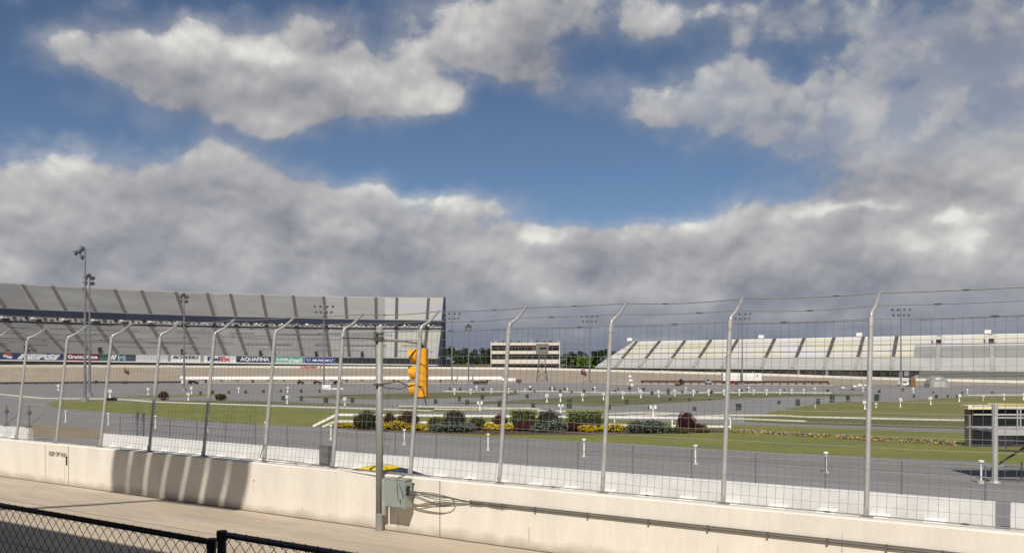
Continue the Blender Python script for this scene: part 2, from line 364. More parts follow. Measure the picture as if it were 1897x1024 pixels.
M_blackwire = mat('black_mesh_wire', (.035, .03, .028), .6, .2, 8.0)
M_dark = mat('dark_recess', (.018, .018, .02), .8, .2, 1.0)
M_yel = mat('signal_yellow', (.80, .36, .005), .5, .07, 5.0)
M_lens = mat('dark_lens', (.05, .012, .01), .25, .1, 4.0)
M_box = mat('grey_green_enamel', (.27, .31, .28), .5, .06, 3.0)
M_cable = mat('grey_cable', (.10, .095, .085), .7, .2, 6.0)
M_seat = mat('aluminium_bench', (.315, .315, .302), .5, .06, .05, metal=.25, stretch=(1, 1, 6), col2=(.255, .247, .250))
M_seatp = mat('sunlit_bench', (.45, .45, .33), .5, .06, .06, metal=.2, stretch=(1, 1, 10), col2=(.41, .385, .47))  # aluminium again, brighter: sun reflection and moire tints put into the colour
M_seatm = mat('half_sunlit_bench', (.345, .335, .29), .5, .06, .06, metal=.2, stretch=(1, 1, 9), col2=(.295, .28, .315))  # same aluminium, partly brightened: weaker sun reflection put into the colour
M_seat2 = mat('aluminium_bench_sunlit', (.60, .575, .65), .5, .06, .075, metal=.15, stretch=(1, 1, 4), col2=(.60, .585, .39))  # bright copy of the aluminium; sun sheen and moire tints painted in
M_seat3 = mat('shaded_bench_grey', (.30, .30, .285), .7, .08, .2)  # grey with cloud shade painted in for the right benches; aisles share it
M_aisle = mat('aisle_concrete', (.078, .070, .064), .9, .1, 1.0)
M_navy = mat('navy_panel', (.022, .027, .05), .6, .15, .6)
M_grey = mat('grey_cladding', (.25, .25, .25), .7, .12, .7)
M_brown = mat('brown_cladding', (.08, .06, .05), .8, .2, .7)
M_green = mat('dark_green_enamel', (.038, .052, .038), .6, .2, 3.0)
M_glass = mat('dark_window', (.02, .018, .022), .15, .15, 1.0)
M_cream = mat('cream_panel', (.66, .60, .50), .8, .05, .5)
# ================================================================== ground
def sheet(name, pts, m, z, label, cat):
    mb = MB(); mb.add([(p.x, p.y, z) for p in pts], [tuple(range(len(pts)))]); return struct(mb.build(name, m), label, cat)
g = MB(); g.quad((-3000, -400, -1.52), (3000, -400, -1.52), (3000, 4500, -1.52), (-3000, 4500, -1.52))
struct(g.build('ground', mat('scrub_ground', (.085, .085, .035), .95, .3, .02, fine=.2)), 'brown green open ground beyond the speedway', 'ground')
WALL_Y = [(-500, 215), (-300, 235), (0, 262), (200, 284), (400, 303), (600, 316), (820, 324), (1000, 318), (1123, 306), (1200, 298), (1500, 272), (1897, 247), (2200, 232), (2700, 212)]
WALL_T = [(-500, 673.5), (0, 675), (150, 675.5), (300, 676), (450, 677), (640, 678), (820, 679.3), (1000, 681), (1105, 683.5), (1200, 686), (1340, 689.5), (1440, 692), (1540, 695.5), (1680, 699.5), (1760, 701.5), (1897, 704.5), (2200, 711), (2700, 720)]
IN_Y = [(-500, 205), (-300, 222), (0, 247), (200, 250), (400, 258), (650, 265), (820, 265), (1000, 252), (1200, 245), (1500, 233), (1897, 225), (2200, 215), (2700, 198)]
def smooth_tab(tab, x):
    xs = [t[0] for t in tab]
    if x <= xs[0] or x >= xs[-1]: return interp(tab, x)
    i = max(k for k in range(len(tab)-1) if xs[k] <= x)
    p0 = tab[max(i-1, 0)]; p1 = tab[i]; p2 = tab[i+1]; p3 = tab[min(i+2, len(tab)-1)]
    h = p2[0]-p1[0]; t = (x-p1[0])/h
    m1 = (p2[1]-p0[1])/(p2[0]-p0[0])*h; m2 = (p3[1]-p1[1])/(p3[0]-p1[0])*h
    return (2*t**3-3*t*t+1)*p1[1]+(t**3-2*t*t+t)*m1+(-2*t**3+3*t*t)*p2[1]+(t**3-t*t)*m2
def fwall(px, top=True):
    Y = smooth_tab(WALL_Y, px); p = P(px, smooth_tab(WALL_T, px), Y); return p
def finner(px):
    Y = smooth_tab(IN_Y, px); return Vector(((px-CX)/F*Y, Y, GZ))
pxs = list(range(-500, 2701, 40))
# asphalt sheet of the infield and the pit road
near = [DN(s, 33.4, 0) for s in (135, 90, 50, 0, -60, -120)]
sheet('pavement', near+[finner(p)+Vector((0, 6, 0)) for p in reversed(pxs)], M_asph, GZ, 'grey stone dust oval and pit road inside the speedway', 'pavement')
b = MB(); lo = []; hi = []
for p in pxs:
    w = fwall(p); i = finner(p); lo.append(i+UP*.004); hi.append(Vector((w.x, w.y, max(w.z-.72, GZ+.02))))
k = len(lo); b.v = [tuple(v) for v in lo+hi]; b.f = [(j, j+1, k+j+1, k+j) for j in range(k-1)]
struct(b.build('race_track', M_fartrack), 'banked tan concrete turn and backstretch of the far track', 'race track')
wl = MB(); prof = []
for p in pxs:
    w = fwall(p); q = fwall(p+1); t = (q-w); t.z = 0; t.normalize(); o = Vector((-t.y, t.x, 0)); prof.append((w, o))
vs = []
for w, o in prof: vs += [w-UP*.78, w, w+o*.4, w+o*.4-UP*1.6]
fs = []
for j in range(len(prof)-1):
    a = j*4
    for q in range(3): fs.append((a+q, a+q+1, a+4+q+1, a+4+q))
wl.add(vs, fs)
tag(wl.build('track_wall', mat('far_white_wall', (.66, .63, .55), .8, .06, .3)), 'long low white wall along the top of the far banked track', 'wall')
# front straight, apron
t = MB(); n_ = 24
for i in range(n_):
    for (a, z0, c, z1) in ((17.02, -.06, 33.45, -1.39),):
        s0, s1 = 130-i*11, 130-(i+1)*11
        t.quad(DN(s0, a, z0), DN(s1, a, z0), DN(s1, c, z1), DN(s0, c, z1))
struct(t.build('front_straight', M_track), 'tan banked front straight between the near wall and pit wall', 'race track')
ln = MB(); ln.quad(DN(60, 32.2, -1.284), DN(-40, 32.2, -1.284), DN(-40, 32.75, -1.328), DN(60, 32.75, -1.328))
struct(ln.build('track_edge_line', M_white), 'white painted line at the foot of the pit wall', 'road marking')
a = MB(); a.obox(DN(10, 9.9, -.8), dV*120, nV*6.9, UP*.8)
struct(a.build('walkway', M_apron), 'tan concrete walkway between black fence and white wall', 'walkway')
sm = MB()
for dd in (7.2, 10.6, 13.9): sm.obox(DN(10, dd, .002), dV*119, nV*.012, UP*.002)
struct(sm.build('walkway_joint', mat('joint_filler', (.16, .13, .10), .9)), 'thin dark joints running along the tan walkway', 'joint')
# grass
def grass(name, pts, label, m=M_grass, z=GZ+.004):
    pp = [G(x, y) for x, y in pts]; out = []; rg_ = random.Random(len(pts)*7+int(pts[0][0]))
    for a, c in zip(pp, pp[1:]+pp[:1]):
        L_ = (c-a).length; n = max(1, min(60, int(L_/.8))); t = (c-a)/max(L_, 1e-6); o = Vector((-t.y, t.x, 0)); out.append(a)
        for q in range(1, n): out.append(lerp(a, c, q/n)+o*rg_.uniform(-.09, .09))
    return sheet(name, out, m, z, label, 'lawn')
grass('lawn', [(82, 748), (110, 756), (180, 762), (240, 766), (330, 775), (420, 783), (500, 787), (590, 790), (700, 797.5), (800, 804), (900, 809), (1100, 818), (1200, 823.5), (1440, 838), (1760, 852), (2050, 868), (2300, 882),
  (2300, 818), (2000, 806), (1800, 801), (1680, 798), (1440, 789), (1300, 784), (1150, 778), (950, 768), (800, 766), (700, 760.5), (600, 757), (500, 753), (400, 749.5), (300, 745.5), (250, 743), (160, 740), (110, 741), (95, 744)],
  'long green lawn beside the pit road with a pointed end')
grass('lawn', [(190, 736.5), (250, 737), (340, 734.5), (420, 731.5), (420, 728.5), (340, 731), (240, 733)], 'thin dark grass strip near the tall left lamp posts')
grass('lawn', [(280, 742), (300, 743.5), (380, 746.5), (470, 748.3), (600, 751), (700, 753), (700, 749), (600, 746.5), (470, 742), (400, 741)], 'grass strip just behind the long front lawn', M_grass2)
grass('lawn', [(540, 735), (620, 738), (700, 739), (790, 738.5), (880, 735.5), (960, 731), (960, 727), (880, 726.5), (790, 727.5), (700, 729), (620, 731)], 'grass strip behind the yellow signal light', M_grass2)
grass('lawn', [(820, 747), (900, 748.5), (960, 747), (1060, 749.5), (1100, 752), (1150, 751.5), (1240, 746), (1340, 739.5), (1460, 734.5), (1600, 733), (1600, 730), (1460, 728.5), (1330, 728.5), (1240, 731.5), (1120, 732), (1060, 734), (1000, 739), (900, 743)], 'wide grass strip holding the middle row of white pedestals', M_grass2)
grass('lawn', [(740, 763), (800, 762), (870, 761), (960, 758), (1000, 757.5), (900, 754.5), (780, 753.5), (740, 755)], 'grass patch behind the shrub bed', M_grass2)
grass('lawn', [(1380, 781), (1440, 784), (1680, 791.5), (1800, 795), (2050, 802), (2050, 782), (1800, 775), (1600, 773), (1440, 771), (1380, 772)], 'brownish grass strip right of the white rail', M_grass2)
grass('lawn', [(1400, 770.5), (1440, 769.5), (1600, 771), (1800, 773), (2050, 779), (2050, 728), (1897, 734), (1800, 735), (1760, 736), (1680, 742), (1640, 744), (1560, 744), (1500, 750), (1440, 760)], 'broad yellowish grass area behind the black board', mat('yellow_lawn', (.185, .165, .045), .95, .2, .12, col2=(.12, .13, .036), fine=.14))
def strip(name, px, w, m, z, h, label, cat, kind='structure'):
    mb = MB(); pts = [G(x, y) for x, y in px]
    for a, c in zip(pts, pts[1:]):
        t = (c-a).normalized(); o = Vector((-t.y, t.x, 0))*w/2
        if h: mb.prism([a-o+UP*z, c-o+UP*z, c+o+UP*z, a+o+UP*z], UP*h)
        else: mb.quad(a-o+UP*z, c-o+UP*z, c+o+UP*z, a+o+UP*z)
    return tag(mb.build(name, m), label, cat, kind=kind)
strip('kerb', [(-60, 726), (0, 730), (36, 733.8), (76, 737.6), (114, 738.3), (197, 738.6), (240, 740.5), (277, 744), (381, 747.3), (460, 750), (587, 754.3), (700, 757.5), (800, 761)], .9, M_curb, .002, .08, 'pale kerb round the back of the long lawn', 'kerb')
for i, (pl, lab) in enumerate([([(740, 752.5), (871, 755.3), (1000, 757.5)], 'pale kerb behind the dark round yew'), ([(806, 758), (868, 759.4), (983, 756.4)], 'second pale kerb behind the dark round yew'),
      ([(985, 760.6), (1060, 762.5), (1117, 767.4), (1198, 764.4), (1262, 767)], 'pale kerb behind the clipped hedges'), ([(1164, 771), (1235, 768)], 'short pale kerb behind the right juniper'),
      ([(1281, 772.7), (1353, 769.5), (1440, 770), (1496, 773), (1700, 777.5), (1897, 781)], 'long pale kerb right of the purple maple'), ([(1357, 776), (1440, 779), (1493, 781)], 'short pale kerb at the right end of the white rail'),
      ([(823, 725), (882, 725.7), (1000, 724.5), (1100, 727), (1230, 727.6), (1440, 726.8), (1540, 728)], 'far pale kerb along the row of pedestals')]):
    strip('kerb', pl, .55 if i != 6 else .8, M_curb, .003+.0006*i, .12, lab, 'kerb')
strip('path', [(1300, 783), (1440, 787), (1680, 795), (1897, 800), (2050, 804)], 1.6, M_asph, .009, 0, 'grey path crossing the lawn behind the flowers', 'path')
strip('kerb', [(1790, 732.4), (1840, 731.8), (1897, 731.6), (2000, 731)], .6, M_curb, .008, .12, 'far pale kerb behind the black board', 'kerb')
strip('path', [(470, 728.6), (540, 728.2), (620, 727.6), (700, 726.2), (790, 725.6)], 1.6, mat('pale_path', (.27, .265, .25), .9, .1, .5), .012, 0, 'pale path along the back grass strip', 'path')
strip('lane_line', [(160, 718), (240, 717.5), (302, 717)], .7, M_line, .005, 0, 'white line on the far grey oval by the lamp posts', 'road marking')
for pl in ([(620, 797.5), (700, 803)], [(740, 806), (800, 810)], [(880, 815.5), (1000, 822)], [(1112, 828.5), (1185, 832.5)], [(1330, 843.5), (1560, 854)], [(1600, 856), (1690, 860.5)], [(1720, 862), (1860, 869)], [(465, 785.5), (495, 787.5)], [(320, 779), (440, 787)]):
    strip('lane_line', pl, .16, M_line, .005, 0, 'faded white dash on the pit road beside the lawn', 'road marking')['group'] = 'faded dashes beside the lawn'
for pl in ([(1106, 866), (1195, 871.5)], [(1255, 878), (1290, 880.5)], [(1490, 893), (1560, 899)], [(200, 800), (236, 801)]):
    strip('lane_line', pl, .12, M_line, .005, 0, 'worn white dash on the pit road beside the pit wall', 'road marking')['group'] = 'worn dashes beside the pit wall'
sheet('crossing', [G(x, y) for x, y in ((30, 783), (110, 786.5), (180, 794), (225, 803), (240, 815), (20, 806))], mat('brown_concrete', (.22, .175, .115), .9, .2, .3, fine=.1), GZ+.006, 'brown concrete crossing at the gap in the pit wall', 'pavement')
# ================================================================== near wall
D1 = 16.7; WH = 1.36
wroot = thing('concrete_wall', DN(10, 16.9, 0), 'long cream painted concrete wall with grey conduit in the foreground', 'wall')
w = MB()
pr = [(16.7, -.05), (16.7, WH-.02), (16.72, WH), (17.03, WH), (17.05, WH-.02), (17.05, -.3)]
w.prism([DN(90, n, z) for n, z in pr], dV*-150)
w.build('wall_body', M_wall, wroot)
M_joint = mat('dark_joint', (.20, .16, .12), .9)  # dark tone for the wall joints, crack and anchor bolt
for px in (127, 815, -260, 1660+380):
    s, Y = wall_at(px, D1); j = MB(); j.obox(DN(s, D1-.001, WH/2), dV*.012, nV*.003, UP*(WH/2-.02)); j.build('joint', M_joint, wroot)
s, _ = wall_at(84, D1); j = MB(); j.obox(DN(s, D1-.001, WH/2), dV*.03, nV*.0015, UP*(WH/2-.05)); j.build('patch_seam', mat('seam_stain', (.52, .46, .36), .9), wroot)
s0, _ = wall_at(91, D1); s1, _ = wall_at(126, D1)
tx = MB(); put_text(tx, 'KEEP OFF WALL', DN(s0, D1-.004, .94), -dV, UP, abs(s0-s1), .16, bold=.03)
tx.build('stencil_lettering', mat('stencil_paint', (.10, .08, .06), .9, .3, 3), wroot)
s, Y = wall_at(124, D1)
dr = MB(); dr.obox(DN(s+.02, D1-.003, .83), dV*.05, nV*.0015, UP*.15); dr.build('tar_patch', mat('tar', (.06, .045, .03), .9), wroot)
M_st = mat('rust_stain', (.50, .43, .33), .9, .3, 6)
for px, z0, z1, w_ in ((738, .03, .42, .035), (120, .2, .66, .02), (470, .50, .86, .012), (560, .04, .30, .03), (980, .02, .5, .02), (1330, .05, .6, .02), (300, .02, .36, .025), (1560, .45, 1.1, .015)):
    s, _ = wall_at(px, D1); j = MB(); j.prism([DN(s-w_*.4, D1-.0012, z1), DN(s+w_*.4, D1-.0012, z1), DN(s+w_, D1-.0012, z0), DN(s-w_*.8, D1-.0012, z0)], nV*.001); j.build('stain', M_st, wroot)
s, _ = wall_at(470, D1); j = MB(); j.lathe(DN(s, D1-.012, .86), [(.02, 0), (.022, .012)], 8, axis=nV); j.build('anchor_bolt', M_joint, wroot)
j = MB(); j.obox(DN(10, 16.655, .004), dV*100, nV*.03, UP*.004); struct(j.build('walkway_gutter', mat('gutter_grit', (.10, .08, .06), .95, .4, 3, stretch=(1, 1, 1))), 'dark gritty seam where the walkway meets the cream wall', 'joint')
# hairline crack on the right
s, Y = wall_at(1680, D1); cr = MB()
cr.tube([DN(s+.02, D1, .86), DN(s+.14, D1, .7), DN(s+.2, D1, .56), DN(s+.33, D1, .36)], .006, 4); cr.build('crack', M_joint, wroot)
# ------------------------------------------------------------------ catch fence
froot = thing('catch_fence', DN(10, 16.95, WH), 'tall galvanised catch fence with wire mesh and bent post tops on the wall', 'fence')
S0 = wall_at(1605, 16.95)[0]; SP = 2.69
FN = 16.93                                       # post foot
ZB = 5.0; LEAN = .40; AN, AZ = .75, .50
post_s = [S0+SP*k for k in range(-3, 17)]
def fpt(s, t):                                   # point on the leaning fence plane, t = 0 at wall top, 1 at the bend
    return DN(s, FN+LEAN*t, WH+(ZB-WH)*t)
for s in post_s:
    m = MB(); m.tube([fpt(s, 0), fpt(s, .97)], .047, 10); m.tube([fpt(s, .95), fpt(s, 1.0)], .054, 10)
    o = m.build('post', M_galv, froot, smooth=False)
    a = MB(); a.tube([fpt(s, .98), fpt(s, 1.02)+nV*.03, DN(s, FN+LEAN+AN*.45, ZB+AZ*.40), DN(s, FN+LEAN+AN, ZB+AZ)], .036, 8); a.build('top_arm', M_galv, o, smooth=True)
    bp = MB(); bp.obox(fpt(s, 0)+UP*.012, dV*.11, nV*.09, UP*.012); bp.obox(fpt(s, .03)+nV*-.05, dV*.03, nV*.012, UP*.07); bp.build('base_plate', M_galv, o)
sA, sB = post_s[0], post_s[-1]
ms = MB(); nx = int((sB-sA)/.168); zs = [i*.21/(ZB-WH) for i in range(0, 18)]
def rod(mb, a, c, r):
    t = (c-a).normalized(); x = t.cross(Vector((.3, .5, .8))).normalized(); y = t.cross(x)
    q = [x*r, (-x*.5+y*.866)*r, (-x*.5-y*.866)*r]
    mb.add([a+v for v in q]+[c+v for v in q], ((0, 1, 4, 3), (1, 2, 5, 4), (2, 0, 3, 5)))
off = nV*.06
for i in range(nx+1):
    s = sA+(sB-sA)*i/nx; wob = .012*math.sin(i*1.7)+random.uniform(-.008, .008)
    pts = [fpt(s+wob*math.sin(t*7+i), t)+off+nV*.05*math.sin(t*math.pi) for t in (0.01, .33, .66, .99)]
    for a_, c_ in zip(pts, pts[1:]): rod(ms, a_, c_, .0040)
for tz in zs:
    for i in range(len(post_s)-1):
        a_, c_ = post_s[i], post_s[i+1]; k = 4
        pp = [fpt(lerp(a_, c_, q/k), tz+.004*math.sin(q*math.pi/k+i))+off+nV*(.05*math.sin(tz*math.pi)) for q in range(k+1)]
        for u, v in zip(pp, pp[1:]): rod(ms, u, v, .0042)
ms.build('wire_mesh', M_wire, froot, fix=False)
for (tt, nn_, zz, rr, sag) in ((0, FN+LEAN+AN, ZB+AZ-.01, .012, .05), (1, FN+LEAN+AN*.5, ZB+AZ*.46, .010, .06), (2, FN+LEAN+.03, ZB-.03, .009, .03), (3, FN+LEAN*.0-.045, WH+.05, .012, .0)):
    cb = MB(); pts = []
    for i in range(len(post_s)-1):
        for q in range(6):
            u = q/6; pts.append(DN(lerp(post_s[i], post_s[i+1], u), nn_, zz-sag*4*u*(1-u)*(.6+.4*math.sin(i*2.1+tt))))
    pts.append(DN(sB, nn_, zz)); cb.tube(pts, rr, 6)
    o = cb.build('cable', M_wire, froot)
    for i in range(len(post_s)-1):
        u = .25+.5*((i*37+tt*13) % 10)/10; p = DN(lerp(post_s[i], post_s[i+1], u), nn_, zz-sag*4*u*(1-u)*(.6+.4*math.sin(i*2.1+tt)))
        cl = MB(); cl.tube([p-dV*.07, p-dV*.03, p+dV*.03, p+dV*.07], [.012, .018, .018, .012], 6); cl.build('clamp', M_cable, o)
# ------------------------------------------------------------------ signal pole, light, box, conduit
sP, YP = wall_at(703, 16.52)
pr_ = thing('signal_pole', DN(sP, 16.52, 0), 'grey steel signal pole standing against the near wall', 'pole')
m = MB(); m.tube([DN(sP, 16.52, 0), DN(sP, 16.52, 5.0)], .09, 16); pole = m.build('pole_shaft', mat('weathered_pole', (.30, .29, .27), .6, .1, 4, metal=.3), pr_, smooth=True)
m = MB(); m.lathe(DN(sP, 16.52, 0), [(.098, 0), (.098, .42), (.092, .43)], 16); m.build('base_sleeve', mat('weathered_pole', (0, 0, 0)), pr_)
m = MB(); m.lathe(DN(sP, 16.52, 5.0), [(.095, 0), (.095, .05), (.06, .08)], 16); m.build('cap', M_galv, pr_)
AT = DN(sP, 16.52, 4.72); AE = DN(sP+.03, 18.22, 4.66)
m = MB(); m.tube([AT-nV*.12, AT, lerp(AT, AE, .5)+UP*.03, AE], .035, 10); arm = m.build('mast_arm', M_galv, pr_)
for z in (4.72, 4.78, 4.98-.1, 3.62):
    c_ = MB(); c_.lathe(DN(sP, 16.52, z-.03), [(.102, 0), (.102, .06)], 14); c_.obox(DN(sP, 16.40, z), dV*.05, nV*.04, UP*.03); c_.build('clamp', M_cable, pr_)
c_ = MB(); c_.tube([DN(sP+.09, 16.5, 4.75), DN(sP+.35, 16.6, 4.77), DN(sP+1.2, 16.9, 4.80), DN(post_s[8], FN+LEAN*.95, 4.83)], .022, 6); c_.build('stay_cable', M_cable, pr_)
c_ = MB(); sx_ = sP
c_.tube([DN(sP, 16.62, 3.62), DN(sP-.2, 17.0, 3.7), DN(sP-.35, 17.25, 3.55), DN(sP-.52, 17.3, 3.62), DN(sP-.75, 17.28, 3.5)], .02, 6)
c_.tube([DN(sP, 16.62, 3.55), DN(sP-.25, 17.0, 3.5), DN(sP-.45, 17.2, 3.6), DN(sP-.78, 17.28, 3.56)], .016, 6)
c_.build('brace_wires', M_cable, pr_)
# traffic light: hangs at the end of the arm
SC = AE+Vector((0, 0, 0)); TL = thing('traffic_light', SC, 'yellow three section traffic light hanging beside the grey pole', 'traffic light')
ux = (nV*.45-dV*.89).normalized()                # side of the housing the lenses face away from (they look along the wall)
face = -ux; face.z = 0; side = face.cross(UP).normalized()
hs = .43
top = SC-UP*.12
m = MB(); m.tube([SC+UP*.04, top+UP*.02], .03, 8); m.lathe(SC-UP*.13, [(.06, 0), (.06, .04)], 10); m.build('hanger', M_dark, TL)
for k in range(3):
    c0 = top-UP*(.20+k*hs)
    m = MB(); w2, d2, h2, ch = .175, .13, .205, .035
    sec = [(-w2+ch, -d2), (w2-ch, -d2), (w2, -d2+ch), (w2, d2-.02), (w2-.02, d2), (-w2+.02, d2), (-w2, d2-.02), (-w2, -d2+ch)]
    m.prism([c0-UP*h2+side*x+face*y for x, y in sec], UP*(2*h2)); m.obox(c0-UP*(h2+.004), side*(w2+.008), face*(d2+.008), UP*.009)
    m.bar(c0-face*(d2+.006)+side*-.1+UP*.16, c0-face*(d2+.006)+side*.1-UP*.16, .016, .016); m.bar(c0+side*(w2+.005)+face*-.1+UP*.16, c0+side*(w2+.005)+face*.1-UP*.14, .016, .016)
    h_ = m.build('housing_section', M_yel, TL)
    l = MB(); l.lathe(c0+face*(d2+.002), [(.15, 0), (.15, .012), (.10, .035), (.02, .045)], 20, axis=face)
    l.build('lens', (M_lens, mat('amber_lens', (.35, .13, .01), .3), mat('green_lens', (.01, .06, .04), .3))[k], h_)
    v = MB(); nseg = 16; ring = []
    for i in range(nseg+1):
        a0 = R(-52+284*i/nseg); ca, sa = math.cos(a0), math.sin(a0); dep = .20+.05*sa
        ring.append([c0+side*(ca*.198)+UP*(sa*.198)+face*(d2+.002), c0+side*(ca*.188)+UP*(sa*.188-.045)+face*(d2+dep), c0+side*(ca*.168)+UP*(sa*.168-.045)+face*(d2+dep), c0+side*(ca*.175)+UP*(sa*.175)+face*(d2+.002)])
    for p_, q_ in zip(ring, ring[1:]):
        for i in range(4): v.quad(p_[i], q_[i], q_[(i+1) % 4], p_[(i+1) % 4])
    for e_ in (ring[0], ring[-1]): v.quad(*e_)
    v.build('visor', M_yel, h_)
m = MB(); m.obox(top-UP*(.20+2*hs+.225), side*.15, face*.11, UP*.02); m.build('bottom_plate', M_dark, TL)
m = MB(); m.tube([top-UP*1.33-face*.08, top-UP*1.5-face*.1, DN(sP-.75, 17.3, 3.5)], .012, 6); m.build('tether', M_cable, TL)
# junction box
sb0 = wall_at(712, 16.3)[0]; sb1 = wall_at(757, 16.4)[0]; sc_ = (sb0+sb1)/2
JB = thing('junction_box', DN(sc_, 16.42, .7), 'grey green metal junction box mounted beside the signal pole', 'junction box')
hw = (sb0-sb1)/2*.92
m = MB(); m.obox(DN(sc_, 16.42, 1.0), dV*hw, nV*.14, UP*.34); bo = m.build('cabinet', M_box, JB)
m = MB(); m.obox(DN(sc_+.02, 16.272, 1.0), dV*(hw-.04), nV*.008, UP*.315); dd = m.build('door', M_box, JB)
m = MB(); m.obox(DN(sc_+.02-hw+.09, 16.255, .83), dV*.012, nV*.012, UP*.05); m.build('latch', M_cable, dd)
m = MB(); m.obox(DN(sc_, 16.43, 1.352), dV*(hw+.02), nV*.16, UP*.01); m.build('lid_flange', M_galv, JB)
m = MB(); m.obox(DN(sc_, 16.62, 1.0), dV*(hw+.0), nV*.06, UP*.05); m.obox(DN(sP-.17, 16.5, .85), dV*.05, nV*.03, UP*.45); m.build('bracket', M_galv, JB)
m = MB(); e_ = DN(sc_-hw, 16.36, 1.12)
for i, (dz, dn) in enumerate(((0, 0), (-.07, .02), (.05, .03), (-.12, 0))): m.tube([e_+UP*dz+nV*dn+dV*.05, e_+UP*dz+nV*dn-dV*.06], .03, 8)
m.build('cable_gland', M_dark, JB)
cbx = MB()
cbx.tube([DN(post_s[9]-.05, 16.9, 1.9), DN(post_s[9]+.02, 16.8, 1.5), DN(sc_-.1, 16.55, 1.42), DN(sc_-.12, 16.3, 1.38), DN(sc_-.2, 16.25, 1.2), DN(sc_-.3, 16.22, 1.05), DN(sc_-hw+.02, 16.25, .95)], .012, 6)
cbx.tube([DN(sc_-.05, 16.5, 1.44), DN(sc_-.08, 16.27, 1.36), DN(sc_-.12, 16.24, 1.2), DN(sc_-.13, 16.24, 1.0), DN(sc_-.16, 16.25, .85)], .008, 6)
cbx.build('loose_wire', M_cable, JB)
cd = thing('conduit', DN(sc_-3, 16.64, .9), 'grey cable conduit clipped along the cream wall to the right', 'conduit')
tab = [(870, 930), (1000, 944), (1240, 970), (1480, 996), (1720, 1022), (1897, 1042), (2080, 1062)]
pts = []
for px, py in tab:
    s, Y = wall_at(px, 16.62); pts.append(DN(s, 16.665, HC-(py-HY)/F*Y))
m = MB(); m.tube(pts, .026, 8); m.tube([p+UP*.036 for p in pts], .012, 6); m.build('pipe', mat('conduit_grey', (.15, .14, .12), .6, .15, 3), cd)
for k in range(14):
    u = k/13*(len(pts)-1); i = min(int(u), len(pts)-2); p = lerp(pts[i], pts[i+1], u-i)
    m = MB(); m.obox(p, dV*.018, nV*.032, UP*.048); m.build('clip', M_cable, cd)
lp = MB(); A_ = DN(sc_-hw-.05, 16.38, 1.08); B_ = pts[0]
for (o1, o2, o3, r_, dn) in ((.0, .02, .0, .012, 0), (-.06, -.08, -.04, .010, .02), (.04, .05, .02, .010, .01), (-.10, -.03, .01, .010, -.02)):
    lp.tube(smooth_pts([A_+UP*o1, A_-dV*.18+UP*(o1*.5-.02)+nV*dn, lerp(A_, B_, .4)+UP*o2+nV*dn, lerp(A_, B_, .75)+UP*o3, B_-dV*.1]), r_, 6)
lp.tube(smooth_pts([A_-UP*.04, A_-dV*.25-UP*.10, lerp(A_, B_, .45)-UP*.17-nV*.03, lerp(A_, B_, .66)-UP*.16-nV*.03, lerp(A_, B_, .74)-UP*.06, lerp(A_, B_, .64)+UP*.03, lerp(A_, B_, .45)+UP*.0, lerp(A_, B_, .2)-UP*.02]), .012, 6)
lp.tube(smooth_pts([A_-UP*.08, A_-dV*.25-UP*.14, lerp(A_, B_, .5)-UP*.21-nV*.02, lerp(A_, B_, .72)-UP*.12-nV*.02, lerp(A_, B_, .70)+UP*.0, lerp(A_, B_, .5)-UP*.03]), .011, 6)
lp.build('cable_loop', M_cable, cd, smooth=True)
m = MB(); m.tube([B_-dV*.35, B_-dV*.1, B_-dV*-.0], [.036, .042, .03], 8); m.tube([lerp(B_, pts[1], .25), lerp(B_, pts[1], .4), lerp(B_, pts[1], .55)], [.03, .042, .03], 8); m.build('taped_joint', M_cable, cd)
sw = wall_at(606, 17.3)[0]
# small grey switch box on the far side of the wall top
sbx = MB(); sbx.obox(DN(sw, 17.25, WH+.28), dV*.17, nV*.08, UP*.27); sbx.obox(DN(sw, 17.16, WH+.3), dV*.14, nV*.012, UP*.22); sbx.obox(DN(sw, 17.2, WH+.03), dV*.06, nV*.1, UP*.03)
tag(sbx.build('switch_box', mat('switch_grey', (.16, .16, .16), .5, .1, 3), at=DN(sw, 17.2, WH)), 'small dark grey switch box fixed to a fence post above the wall', 'switch box')
